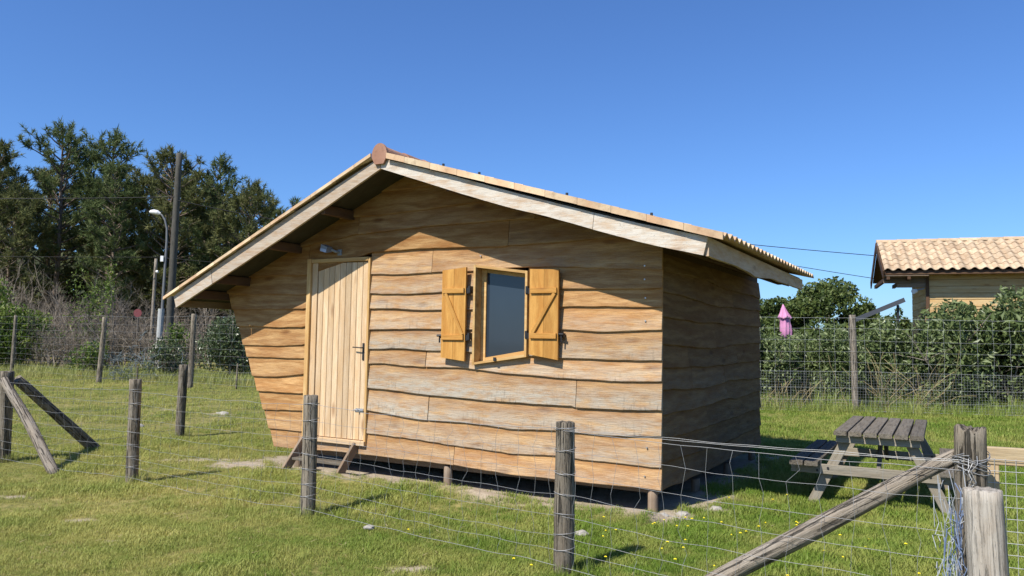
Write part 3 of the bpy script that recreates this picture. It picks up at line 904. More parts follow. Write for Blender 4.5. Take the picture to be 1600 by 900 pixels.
for k in range(NC_R):
    xa, xb = xs[k] - .02, xs[k + 1] + .03
    if k == NC_R - 1: xb = .775
    last = (k == NC_R - 1)
    # verge tile with a flat side piece
    V, Fc = tile_course(xa, xb, -OV - .03, -OV + PITCHW * 1.5, .012, 1)
    mb = MB(); mb.add(V, Fc)
    xa, xb = xs[k] + (.09 if k == 0 else .0015), xs[k + 1] - .0015
    za, zb = tile_z(xa), tile_z(xb) + .003
    mb.hexa([(xa, -OV - .052, za - .012), (xb, -OV - .052, zb - .012), (xb, -OV - .031, zb - .012), (xa, -OV - .031, za - .012),
             (xa, -OV - .052, za + .052), (xb, -OV - .052, zb + .052), (xb, -OV - .031, zb + .052), (xa, -OV - .031, za + .052)])
    mb.obj('verge_tile', M['tile'], roof)
    xa, xb = xs[k] - .02, (.775 if last else xs[k + 1] + .03)
    ycur = -OV + PITCHW * 1.5 + .002
    if last:
        while ycur < YB:
            ye = min(ycur + PITCHW - .002, YB + .03)
            V, Fc = tile_course(xa, xb, ycur, ye, .02, 1); mk('eave_tile', V, Fc, M['tile'], roof)
            ycur += PITCHW
    else:
        V, Fc = tile_course(xa, xb, ycur, YB + .03, .02, 1); field.add(V, Fc)
xs = np.linspace(XR - .02, -6.53, NC_R + 1)
for k in range(NC_R):
    xa, xb = xs[k] + .02, xs[k + 1] - .03
    if k == NC_R - 1: xb = -6.53
    V, Fc = tile_course(xa, xb, -OV - .03, -OV + PITCHW * 1.5, .016, -1)
    mb = MB(); mb.add(V, Fc)
    xa, xb = xs[k] - (.09 if k == 0 else .0015), xs[k + 1] + .0015
    za, zb = tile_z(xa), tile_z(xb) + .002
    mb.hexa([(xb, -OV - .052, zb - .004), (xa, -OV - .052, za - .004), (xa, -OV - .031, za - .004), (xb, -OV - .031, zb - .004),
             (xb, -OV - .052, zb + .034), (xa, -OV - .052, za + .034), (xa, -OV - .031, za + .034), (xb, -OV - .031, zb + .034)])
    mb.obj('verge_tile', M['tile'], roof)
    xa, xb = xs[k] + .02, (-6.53 if k == NC_R - 1 else xs[k + 1] - .03)
    V, Fc = tile_course(xa, xb, -OV + PITCHW * 1.5 + .002, YB + .03, .016, -1); field.add(V, Fc)
tf = field.obj('roof_tile', M['tile'], roof); tf['kind'] = 'stuff'
# ridge tiles, half round, with a closed end
def ridge_tile(y0, y1, r0, r1, closed):
    V = []; Fc = []; m = 12
    for (y, r) in ((y0, r0), (y1, r1)):
        for rad in (r, r - .016):
            for k in range(m + 1):
                th = PI * (k / m)
                V.append((XR + rad * math.cos(th) * (1.0), y, 3.600 + rad * .98 * math.sin(th)))
    w = m + 1
    for k in range(m):
        Fc.append((k, k + 1, 2*w + k + 1, 2*w + k)); Fc.append((w + k + 1, w + k, 3*w + k, 3*w + k + 1))
        Fc.append((k + 1, k, w + k, w + k + 1)); Fc.append((2*w + k, 2*w + k + 1, 3*w + k + 1, 3*w + k))
    return V, Fc
y = -OV - .005; k = 0
while y < YB:
    V, Fc = ridge_tile(y, y + .40, .105, .092, k == 0)
    o = mk('ridge_tile', V, Fc, M['ridge'], roof, smooth=False)
    if k == 0:
        pts = []
        for q in range(13):
            th = PI * q / 12; pts.append((XR + .106 * math.cos(th), 3.588 + .137 * math.sin(th)))
        pts += [(XR - .098, 3.56), (XR - .060, 3.493), (XR + .060, 3.493), (XR + .098, 3.56)]
        Va = [(px, y - .030, pz) for px, pz in pts]; Vb = [(px, y - .003, pz) for px, pz in pts]
        nn = len(pts)
        Fd = [tuple(range(nn)), tuple(range(2*nn - 1, nn - 1, -1))] + [(i, (i + 1) % nn, nn + (i + 1) % nn, nn + i)[::-1] for i in range(nn)]
        e = mk('end_cap', Va + Vb, Fd, M['ridge'], o)
    y += .375; k += 1
# little tile hooks on the verge
for x in (-2.2, -1.75, -.75, .1):
    hk = MB(); hk.box(x - .01, x + .01, -.5, -.48, tile_z(x) + .045, tile_z(x) + .085)
    hk.obj('tile_hook', M['iron'], roof)

# ---- door
door = empty('door', (.045, 0, 0)); door.parent = hut
DX0, DX1, DZ0, DZ1 = -4.405, -3.603, .40, 2.495
# frame: jambs proud of the planks
def cuboid(name, x0, x1, y0, y1, z0, z1, mat, parent, bev=.003):
    """board-like box whose grain runs along its longest side"""
    dx, dy, dz = x1 - x0, y1 - y0, z1 - z0
    if dz >= dx and dz >= dy: return board(name, ((x0+x1)/2, (y0+y1)/2, z0), ((x0+x1)/2, (y0+y1)/2, z1), dx, dy, mat, parent, (0, -1, 0), bev)
    if dx >= dy: return board(name, (x0, (y0+y1)/2, (z0+z1)/2), (x1, (y0+y1)/2, (z0+z1)/2), dz, dy, mat, parent, (0, -1, 0), bev)
    return board(name, ((x0+x1)/2, y0, (z0+z1)/2), ((x0+x1)/2, y1, (z0+z1)/2), dz, dx, mat, parent, (-1, 0, 0), bev)
cuboid('door_frame', -4.56, -4.498, -.075, .06, .31, 2.552, M['trim'], door)
cuboid('door_frame', -4.496, -4.41, -.045, .06, .31, 2.50, M['door'], door)
cuboid('door_frame', -3.602, -3.572, -.055, .06, .345, 2.545, M['trim'], door)
cuboid('door_frame', -4.497, -3.604, -.06, .06, 2.503, 2.55, M['trim'], door)
cuboid('door_sill', -4.497, -3.575, -.075, .06, .335, .39, M['door'], door)
nb = 9; wv = (DX1 - DX0) / nb
for i in range(nb):
    xa = DX0 + wv * i
    cuboid('door_board', xa + .0025, xa + wv - .0025, -.034, -.008, DZ0, DZ1 - .002, M['door'], door, .0045)
bk = MB(); bk.box(DX0, DX1, -.006, .03, DZ0, DZ1); bk.obj('door_back', M['door'], door)
hp = MB(); hp.box(-3.664, -3.638, -.043, -.035, 1.33, 1.53)
hp_o = hp.obj('handle_plate', M['iron'], door)
hl = MB(); hl.tube([(-3.652, -.044, 1.475), (-3.652, -.085, 1.475)], .007, 8); hl.tube([(-3.652, -.085, 1.475), (-3.70, -.088, 1.478), (-3.775, -.084, 1.48)], .007, 8)
hl.obj('handle', M['iron'], hp_o)
bt = MB(); bt.box(-3.74, -3.625, -.042, -.035, .725, .765); bt.tube([(-3.76, -.05, .745), (-3.62, -.05, .745)], .007, 8); bt.box(-3.70, -3.685, -.07, -.05, .735, .752)
bt.obj('bolt', M['steel'], door)

# ---- window
win = empty('window'); win.parent = hut
def prism(name, quad, y0, y1, mat, parent):
    V = [(x, y0, z) for x, z in quad] + [(x, y1, z) for x, z in quad]
    return mk(name, V, [(0, 1, 2, 3), (7, 6, 5, 4), (0, 4, 5, 1), (1, 5, 6, 2), (2, 6, 7, 3), (3, 7, 4, 0)], mat, parent)
a, b, c, d = (WX0 - .016, 1.322), (WX1 + .016, 1.424), (WX1 + .016, 2.316), (WX0 - .016, 2.402)
t = .024
ai, bi, ci, di = (WX0 + .010, 1.351), (WX1 - .010, 1.449), (WX1 - .010, 2.290), (WX0 + .010, 2.373)
prism('window_frame', [a, (a[0] + .026, a[1] + .004), (di[0], d[1] - .003), d], -.085, .16, M['trim'], win)
prism('window_frame', [(bi[0], b[1] - .003), b, c, (ci[0], c[1] + .004)], -.085, .16, M['trim'], win)
prism('window_frame', [(ai[0] + .001, a[1] + .005), (bi[0] - .001, b[1] - .003), (bi[0] - .001, bi[1]), (ai[0] + .001, ai[1])], -.083, .16, M['trim'], win)
prism('window_frame', [(di[0] + .001, di[1]), (ci[0] - .001, ci[1]), (ci[0] - .001, c[1] + .003), (di[0] + .001, d[1] - .004)], -.083, .16, M['trim'], win)
# casement set back inside
prism('casement', [(ai[0] + .001, ai[1] + .001), (ai[0] + .058, ai[1] + .008), (ai[0] + .058, di[1] - .008), (ai[0] + .001, di[1] - .001)], .045, .09, M['trim'], win)
prism('casement', [(bi[0] - .045, bi[1] - .006), (bi[0] - .001, bi[1] + .001), (ci[0] - .001, ci[1] - .001), (ci[0] - .045, ci[1] + .004)], .045, .09, M['trim'], win)
prism('casement', [(ai[0] + .059, ai[1] + .010), (bi[0] - .046, bi[1] - .004), (bi[0] - .046, bi[1] + .040), (ai[0] + .059, ai[1] + .05)], .046, .089, M['trim'], win)
prism('casement', [(di[0] + .059, di[1] - .05), (ci[0] - .046, ci[1] - .036), (ci[0] - .046, ci[1] + .002), (di[0] + .059, di[1] - .010)], .046, .089, M['trim'], win)
prism('pane', [(ai[0] + .05, ai[1] + .04), (bi[0] - .04, bi[1] + .03), (ci[0] - .04, ci[1] - .03), (di[0] + .05, di[1] - .04)], .064, .070, M['pane'], win)
bx = MB(); bx.box(WX0 - .2, WX1 + .2, .20, .21, 1.2, 2.5); bx.obj('dark_backing', M['dark'], win)  # added dark sheet behind the pane, stands in for the unlit interior
ct = MB(); ct.box(-1.78, -1.75, -.10, -.084, 1.372, 1.41); ct.obj('window_catch', M['iron'], win)
# shutters: two boards each, two rails and a diagonal brace
def shutter(q, diag, hinge_side, lab):
    (xl, zbl), (xr, zbr), (xr2, ztr), (xl2, ztl) = q
    sh = empty('shutter'); sh.parent = hut; sh['label'] = lab
    y0, y1 = -.105, -.078
    xm = (xl + xr) / 2
    zbm, ztm = (zbl + zbr) / 2, (ztl + ztr) / 2
    def vb(x0, x1, q4):
        # grain vertical: build with local X up
        V = [(z, y0, -x) for x, z in q4] + [(z, y1, -x) for x, z in q4]
        return mk('shutter_board', V, [(3, 2, 1, 0), (4, 5, 6, 7), (1, 5, 4, 0), (2, 6, 5, 1), (3, 7, 6, 2), (0, 4, 7, 3)], M['honey'], sh, rot=(0, -PI / 2, 0))
    vb(xl, xm, [(xl, zbl), (xm - .0015, zbm), (xm - .0015, ztm), (xl, ztl)])
    vb(xm, xr, [(xm + .0015, zbm), (xr, zbr), (xr, ztr), (xm + .0015, ztm)])
    H = ztm - zbm
    za, zc = zbm + .24 * H, zbm + .755 * H
    for z in (za, zc):
        cuboid('shutter_rail', xl + .018, xr - .014, y0 - .022, y0 - .001, z - .028, z + .028, M['honey'], sh)
    if diag > 0: p0, p1 = (xl + .055, zc - .03), (xr - .03, za + .03)
    else: p0, p1 = (xr - .04, zc - .03), (xl + .045, za + .03)
    board('shutter_brace', (p0[0], y0 - .0105, p0[1]), (p1[0], y0 - .0105, p1[1]), .04, .019, M['honey'], sh, (0, -1, 0))
    hx = xr if hinge_side > 0 else xl
    for z in (za, zc):
        h = MB(); h.box(hx - .012, hx + .055, -.092, -.078, z - .03, z + .03) if hinge_side > 0 else h.box(hx - .055, hx + .012, -.092, -.078, z - .03, z + .03)
        h.box(hx + (.028 if hinge_side > 0 else -.052), hx + (.052 if hinge_side > 0 else -.028), -.10, -.034, z - .022, z + .05)
        h.obj('hinge', M['iron'], sh)
    ox = xl if hinge_side > 0 else xr
    c_ = MB(); s_ = -1 if hinge_side > 0 else 1
    c_.tube([(ox + s_ * .005, -.09, za + .02), (ox + s_ * .06, -.10, za + .018)], .012, 8); c_.box(min(ox, ox + s_ * .05), max(ox, ox + s_ * .05), -.078, -.03, za - .01, za + .03)
    c_.tube([(ox + s_ * .03, -.09, za + .015), (ox + s_ * .032, -.088, za - .06)], .009, 6)
    c_.obj('shutter_catch', M['iron'], sh)
    return sh
shutter([(-2.450, 1.393), (-2.140, 1.359), (-2.140, 2.376), (-2.450, 2.349)], 1, 1, 'left shutter, folded open against the planks')
shutter([(-1.352, 1.452), (-1.020, 1.402), (-1.020, 2.318), (-1.352, 2.332)], -1, -1, 'right shutter, folded open against the planks')
nl = MB()
for (x, z) in ((-.13, 2.33), (-.13, 2.2), (-.12, 2.02), (-.12, 1.8), (-2.0, 2.5), (-.12, .33), (-.1, .6)): nl.tube([(x, -.03, z), (x, -.042, z)], .008, 6)
nl.obj('nail_head', M['steel'], front_wall)

# ---- security lamp over the door
la = empty('wall_lamp'); la.parent = hut
p = Vector((-4.03, -.03, 2.645))
mb = MB(); mb.tube([(-4.02, -.03, 2.625), (-4.04, -.09, 2.625), (-4.08, -.12, 2.65)], .016, 8); mb.box(-4.05, -3.99, -.045, -.028, 2.585, 2.655); mb.obj('bracket', M['lampgrey'], la)
mb = MB()
cx, cy, cz = -4.13, -.15, 2.672
for s, y0_, w, h in ((0, 0, .075, .05),):
    mb.hexa([(cx - .06, cy - .05, cz - .045), (cx + .05, cy - .05, cz - .07), (cx + .05, cy + .04, cz - .05), (cx - .06, cy + .04, cz - .03),
             (cx - .055, cy - .04, cz + .04), (cx + .04, cy - .04, cz + .005), (cx + .04, cy + .05, cz + .01), (cx - .055, cy + .05, cz + .045)])
mb.obj('lamp_head', M['lampgrey'], la)
mb = MB(); mb.hexa([(cx - .055, cy - .058, cz - .042), (cx + .045, cy - .058, cz - .067), (cx + .045, cy - .052, cz - .067), (cx - .055, cy - .052, cz - .042),
                    (cx - .05, cy - .052, cz - .005), (cx + .04, cy - .052, cz - .03), (cx + .04, cy - .046, cz - .03), (cx - .05, cy - .046, cz - .005)])
mb.obj('lamp_glass', M['steel'], la)

# ---- steps under the door
st = empty('steps'); st.parent = hut
for x in (-4.5, -3.67):
    board('stringer', (x, -.045, .335), (x, -.40, -.06), .11, .035, M['stump'], st, (-1, 0, 0))
board('tread', (-4.47, -.19, .135), (-3.69, -.19, .135), .15, .03, M['table'], st, (0, 0, 1))

# ------------------------------------------------------------------ wire fences
def wavy(p, q, seg, sag, amp, seed):
    p = Vector(p); q = Vector(q); L = (q - p).length; n = max(2, int(L / seg)); out = []
    for i in range(n + 1):
        t = i / n; s = p.lerp(q, t)
        s.z += -sag * 4 * t * (1 - t) + amp * mnoise.noise(Vector((t * L * 3.1 + seed * 7, seed, 0)))
        s.x += amp * .6 * mnoise.noise(Vector((t * L * 3.7 + seed * 5, seed, 9)))
        out.append(s)
    return out
def woven(mb, posts, heights, stay_gap, r, seed, sag=.02, amp=.012, kink=.02, seg=.09, front=Vector((0, 0, 0))):
    """field fence: line wires with wavy, kinked stays knotted to them"""
    rg = random.Random(seed)
    for si, (a, b) in enumerate(zip(posts, posts[1:])):
        A = Vector((*a, 0)) + front; B = Vector((*b, 0)) + front
        L = (B - A).length
        lines = []
        for hi, h in enumerate(heights):
            l = wavy(A + Vector((0, 0, h + rg.uniform(-.01, .01))), B + Vector((0, 0, h + rg.uniform(-.01, .01))), seg, sag * (1 + rg.uniform(-.6, .8)), amp, seed + si * 13 + hi)
            lines.append(l); mb.tube(l, r * (1.35 if hi in (0, len(heights) - 1) else 1.0), 4, False)
        ns = int(L / stay_gap)
        for k in range(ns + 1):
            t = (k + .5) / (ns + 1); pts = []
            tilt = rg.uniform(-.03, .03)
            for hi, l in enumerate(lines):
                tt = min(1, max(0, t + (tilt * (hi / len(lines)) + rg.uniform(-kink, kink)) / L))
                f = tt * (len(l) - 1); i0 = min(int(f), len(l) - 2)
                pts.append(l[i0].lerp(l[i0 + 1], f - i0))
                if hi + 1 < len(lines) and rg.random() < .5:
                    l2 = lines[hi + 1]; m2 = l2[i0].lerp(l2[i0 + 1], min(1, f - i0))
                    mm = (pts[-1] + m2) / 2; mm.x += rg.uniform(-kink, kink) * .8; mm.y += rg.uniform(-kink, kink) * .5
                    pts.append(mm)
            mb.tube(pts, r * .85, 4, False)
near_posts = [(-6.27, 9.79), (-4.07, 8.55), (-1.81, 7.17), (.39, 5.51), (2.32, 3.97)]
side_posts = [(-6.27, 9.79), (-5.14, 12.29), (-4.05, 14.7)]
pf = empty('paddock_fence', (-1.81, 7.17, 0), 0, 'low sagging wire netting fence on rough posts across the foreground before the hut', 'fence')
def rel(o, base): 
    return Vector(o) - Vector(base)
base = pf.location
spec = [(-6.27, 9.79, 1.10, .085, 1), (-4.07, 8.55, 1.10, .062, 2), (-1.81, 7.17, 1.06, .064, 3), (.39, 5.51, 1.03, .066, 4), (2.32, 3.97, 1.19, .072, 5)]
for (x, y, h, r, sd) in spec:
    o = round_post('post', rel((x, y, -.1), base), rel((x - .015 + sd * .003, y, h), base), r * 1.04, r, M['post'], pf, 22, 18, .11 if sd == 5 else .07, sd, .05 if sd == 5 else .008)
    if sd == 5: o['label'] = 'thick split-topped corner post'
o = round_post('brace', rel((-5.20, 9.08, -.05), base), rel((-6.24, 9.68, 1.0), base), .062, .052, M['silver'], pf, 16, 16, .15, 9, .01, .03)
o['label'] = 'pale sloping brace at the left corner'
# long split brace up to the right corner post: flattened, kinked
o = round_post('brace', rel((.985, 5.01, -.08), base), rel((2.27, 4.02, 1.04), base), .060, .041, M['silver'], pf, 20, 30, .22, 12, .06, .035)
o['label'] = 'long bent split-wood brace leaning up to the right corner post'
mb = MB()
woven(mb, [(x - base.x, y - base.y) for x, y in near_posts], [.985, .845, .69, .54, .40, .27, .17, .06], 165e-3, .0012, 3, .02, .014, .028, .09, Vector((-.02, -.065, 0)))
mb.obj('wire_netting', M['wire'], pf)
# doubled top strand at the right end
mb = MB()
for dz, sd in ((.0, 41), (.009, 43)):
    mb.tube(wavy(rel((.39, 5.44, .985 + dz), base), rel((2.30, 3.90, 1.03 + dz), base), .05, .012, .009, sd), .0014, 5, False)
mb.obj('top_wire', M['wire'], pf)
for (x, y, h, r, sd) in spec[1:4]:                              # wire ties round the posts
    mb = MB()
    for hh in (.985, .845, .69, .54, .40, .27, .17):
        ring = [rel((x + (r * 1.13) * math.cos(a), y + (r * 1.13) * math.sin(a), hh + .012 * math.sin(a + hh * 9)), base) for a in np.linspace(0, 2*PI, 15)]
        mb.tube(ring, .0022, 4, False)
    mb.obj('wire_tie', M['wire'], pf)

sf = empty('side_fence', (-5.14, 12.29, 0), 0, 'wire netting fence running back from the left corner post towards the far field', 'fence')
base = sf.location
round_post('post', rel((-5.14, 12.29, -.1), base), rel((-5.12, 12.29, 1.12), base), .07, .066, M['post'], sf, 18, 14, .08, 21)
round_post('post', rel((-4.05, 14.7, -.1), base), rel((-4.05, 14.7, 1.1), base), .066, .064, M['post'], sf, 16, 10, .08, 22)
o = round_post('brace', rel((-5.72, 11.0, -.05), base), rel((-6.24, 9.93, 1.0), base), .075, .062, M['post'], sf, 16, 12, .1, 24)
o['label'] = 'dark sloping brace'
mb = MB()
woven(mb, [(x - base.x, y - base.y) for x, y in side_posts], [1.0, .85, .69, .54, .40, .27, .14], .16, .0013, 31, .03, .02, .03, .12, Vector((.06, 0, 0)))
mb.obj('wire_netting', M['wire'], sf)

# far deer fence on the left
ff = empty('far_fence', (-13.05, 24.56, 0), 0, 'tall wire fence on thin posts along the edge of the pine wood', 'fence')
base = ff.location
fpts = [(-31, 34.2), (-24.5, 31.6), (-18.59, 29.26), (-13.05, 24.9), (-9.37, 22.99), (-5.3, 20.9), (-1.5, 19.2)]
for k, (x, y) in enumerate(fpts):
    round_post('post', rel((x, y, -.1), base), rel((x + (.1 if k == 3 else .03), y, 2.2 if k != 3 else 2.1), base), .085 if k in (3, 4) else .065, .07 if k in (3, 4) else .055, M['post'], ff, 12, 10, .08, 50 + k)
mb = MB()
woven(mb, [(x - base.x, y - base.y) for x, y in fpts], [2.15, 1.9, 1.66, 1.44, 1.22, 1.0, .8, .6, .4, .2], .5, .0018, 61, .03, .015, .03, .4)
mb.obj('wire_netting', M['wire'], ff)
# stakes of an old low fence
for i, (x, y, h, lab) in enumerate(((-11.9, 25.0, .55, 'thin short grey stake in the grass left of the two tall fence posts'), (-8.2, 23.5, .75, 'thin short dark stake in the grass close to the left corner of the hut'))):
    o = round_post('stake', (x, y, -.1), (x + .02, y, h), .03, .026, M['post'], None, 8, 5, .08, 70 + i)
    tag(o, lab, 'stake')

# tall fence on the right, behind the picnic table
bf = empty('back_fence', (8.21, 18.68, 0), 0, 'tall wire mesh fence with one pale post, standing in front of the leafy hedge', 'fence')
base = bf.location
bpts = [(1.6, 19.0), (8.21, 18.68), (15.2, 17.6)]
for k, (x, y) in enumerate(bpts):
    round_post('post', rel((x, y, -.1), base), rel((x - .06, y, 2.32), base), .085, .07, M['silver'], bf, 14, 16, .1, 80 + k)
mb = MB()
woven(mb, [(x - base.x, y - base.y) for x, y in bpts], [2.25, 2.0, 1.72, 1.45, 1.2, .98, .6, .3, .06], .36, .0021, 77, .02, .015, .012, .3, Vector((0, -.09, 0)))
mb.obj('wire_netting', M['wirelight'], bf)
mb = MB()
for (a, b) in zip(bpts, bpts[1:]):
    A = Vector((*a, 0)) - base + Vector((0, -.1, 0)); B = Vector((*b, 0)) - base + Vector((0, -.1, 0)); L = (B - A).length
    n = int(L / .062)
    for i in range(n):
        p = A.lerp(B, i / n); w = .006 * mnoise.noise(Vector((i * .2, 0, 0)))
        mb.tube([p + Vector((w, 0, .03)), p + Vector((w * 2, 0, .98))], .0011, 3, False)
    for j in range(15):
        mb.tube(wavy(A + Vector((0, 0, .05 + j * .0655)), B + Vector((0, 0, .05 + j * .0655)), .5, .0, .008, j), .0011, 3, False)
mb.obj('welded_mesh', M['wirelight'], bf)

# ---- gate post and gate at the right edge
gp = round_post('gate_post', (2.20, 3.60, -.1), (2.183, 3.65, .945), .086, .079, M['stub'], None, 26, 20, .05, 15, .012)
tag(gp, 'stout silver-grey sawn-off gate post with worm holes at the right edge', 'post')
gt = empty('gate', (2.5, 4.2, 0), 0, 'pale timber framed gate with square wire mesh, right of the corner post', 'gate')
base = gt.location; gd = Vector((1, -.42, 0)).normalized(); gn_ = Vector((-gd.y, gd.x, 0)) * -1
def gpos(u, z, o=0): return gd * u + Vector((0, 0, z)) + gn_ * o
board('rail', gpos(-.02, 1.03), gpos(1.15, 1.03), .092, .045, M['gate'], gt, gn_)
board('rail', gpos(-.02, .14), gpos(1.15, .14), .092, .045, M['gate'], gt, gn_)
board('stile', gpos(.045, .19), gpos(.045, .982), .085, .04, M['gate'], gt, gn_)
board('stile', gpos(1.10, .19), gpos(1.10, .982), .085, .04, M['gate'], gt, gn_)
mb = MB()
for i in range(23): mb.tube([gpos(.01 + i * .05, .1, .03), gpos(.01 + i * .05 + .004 * math.sin(i), 1.02, .03)], .0017, 4, False)
for j in range(16): mb.tube([gpos(.0, .1 + j * .061, .032), gpos(.5, .1 + j * .061 + .004 * math.sin(j * 2), .034), gpos(1.12, .1 + j * .061, .032)], .0017, 4, False)
mb.obj('wire_mesh', M['wirelight'], gt)
# tangle of blue twine and old netting wound between the two posts
rg = random.Random(5)
tw = empty('twine_tangle', (2.12, 3.82, 0), 0, 'tangle of blue twine and old wire netting hanging between corner post and gate post', 'twine')
for nm, mat, cnt, r in (('twine', M['twine'], 20, .0024), ('netting', M['twinegrey'], 34, .0017)):
    mb = MB()
    for i in range(cnt):
        z0 = rg.uniform(-.02, .75); pts = []
        x, y = rg.uniform(-.035, .05), rg.uniform(-.08, .08)
        for k in range(9):
            pts.append((x, y, z0 + k * .035 * rg.uniform(.4, 1.2)))
            x = max(-.05, min(.06, x + rg.uniform(-.028, .028))); y = max(-.1, min(.1, y + rg.uniform(-.03, .03)))
        mb.tube(pts, r, 5, False)
    mb.obj(nm, mat, tw)
mb = MB()
for i in range(6):
    z0 = 1.06 - i * .014 - (i > 5) * .06 * (i - 5); ph = rg.uniform(0, 6)
    ring = [(.2 + .083 * math.cos(a), .15 + .083 * math.sin(a), z0 + .02 * math.sin(a * 1.5 + ph)) for a in np.linspace(ph, ph + 5.8, 16)]
    mb.tube(ring, .0022, 4, False)
for i in range(3):
    pts = [(.13 + rg.uniform(-.03, .05), .07 + rg.uniform(-.02, .02), 1.06 - .04 * k + rg.uniform(-.015, .015)) for k in range(8)]
    mb.tube(pts, .002, 4, False)
mb.obj('wire_wrap', M['wire'], tw)

# ------------------------------------------------------------------ picnic table
pt = empty('picnic_table', (3.53, 7.585, 0), -PSI + .02, 'weathered grey wooden picnic table with attached benches, right of the hut', 'table')
TL = 1.95; PWT = .118; GAP = .016
for i in range(6):
    x = -.385 + (PWT + GAP) * i + PWT / 2
    board('top_plank', (x, random.uniform(-.012, .012), .735), (x, TL, .735 + random.uniform(-.004, .004)), PWT, .042, M['table'], pt, (0, 0, 1), .005)
for s in (-1, 1):
    for j in range(2):
        x = s * (.79 - .065 - j * .14)
        board('bench_plank', (x, -.1, .43), (x, TL - .08, .43), .125, .042, M['table'], pt, (0, 0, 1), .005)
for y in (.14, 1.66):
    board('bench_beam', (-.80, y - .032, .36), (.80, y - .032, .36), .095, .042, M['tablepale'], pt, (0, -1, 0))
    board('top_batten', (-.37, y - .06, .675), (.37, y - .06, .675), .075, .04, M['tablepale'], pt, (0, -1, 0))
    for s in (-1, 1):
        board('leg', (s * .63, y + .012, -.03), (s * .26, y + .012, .712), .095, .042, M['tablepale'], pt, (0, -1, 0))
    mb = MB()
    for x in (-.55, -.45, .45, .55): mb.tube([(x, y - .054, .36 + .015 * (1 if abs(x) < .5 else -1)), (x, y - .062, .36 + .015 * (1 if abs(x) < .5 else -1))], .012, 8)
    mb.obj('bolt', M['iron'], pt)
for (ya, yb) in ((.20, .66), (1.60, 1.16)):
    board('diagonal_brace', (0, ya, .33), (0, yb, .70), .07, .04, M['table'], pt, (1, 0, 0))
board('centre_batten', (-.37, .95, .69), (.37, .95, .69), .05, .04, M['table'], pt, (0, -1, 0))

# ------------------------------------------------------------------ vegetation builders
def unit(n, rg):
    v = rg.normal(size=(n, 3)); return v / np.linalg.norm(v, axis=1)[:, None]
def leaf_quads(P, size, rg, up=.35, fold=.25, slim=.45, outdir=None):
    """folded leaf: two triangles... as quad with a raised middle; returns V,F,rnd"""
    n = len(P); d = unit(n, rg)
    if outdir is not None: d = d + outdir * 1.0
    d[:, 2] += up * rg.uniform(-1, 1, n); d /= np.linalg.norm(d, axis=1)[:, None]
    s = np.cross(d, unit(n, rg)); s /= np.linalg.norm(s, axis=1)[:, None] + 1e-9
    nn = np.cross(d, s)
    L = size * rg.uniform(.6, 1.25, n)[:, None]
    a = P - d * L * .5; b = P + s * L * slim * .5 + nn * L * fold * .3; c = P + d * L * .5; e = P - s * L * slim * .5 + nn * L * fold * .3
    V = np.stack([a, b, c, e], 1).reshape(-1, 3)
    k = np.arange(n)[:, None] * 4
    Fc = np.concatenate([k + np.array([[0, 1, 2]]), k + np.array([[0, 2, 3]])], 0)
    r = np.repeat(rg.uniform(0, 1, n), 4)
    return V, Fc, r
def needles(P, D, size, per, rg, width=.09):
    """bottle-brush tufts of needles: thin triangles round direction D"""
    n = len(P)
    P_ = np.repeat(P, per, 0); D_ = np.repeat(D, per, 0)
    d = unit(n * per, rg) * .85 + D_ * .75; d /= np.linalg.norm(d, axis=1)[:, None]
    L = (np.repeat(size * rg.uniform(.75, 1.2, n), per) * rg.uniform(.7, 1.1, n * per))[:, None]
    base = P_ + D_ * rg.uniform(-.5, .5, (n * per, 1)) * L
    s = np.cross(d, unit(n * per, rg)); s /= np.linalg.norm(s, axis=1)[:, None] + 1e-9
    V = np.stack([base - s * L * width, base + s * L * width, base + d * L], 1).reshape(-1, 3)
    Fc = np.arange(n * per * 3).reshape(-1, 3)
    r = np.repeat(np.clip(np.repeat(rg.uniform(0, 1, n), per) * .7 + rg.uniform(0, .3, n * per), 0, 1), 3)
    return V, Fc, r
def branch_pts(p, d, L, n, rg, droop, wob=.12):
    pts = [Vector(p)]; d = Vector(d).normalized(); step = L / n
    for i in range(n):
        d = (d + Vector(rg.normal(size=3)) * wob + Vector((0, 0, droop))).normalized()
        pts.append(pts[-1] + d * step)
    return pts
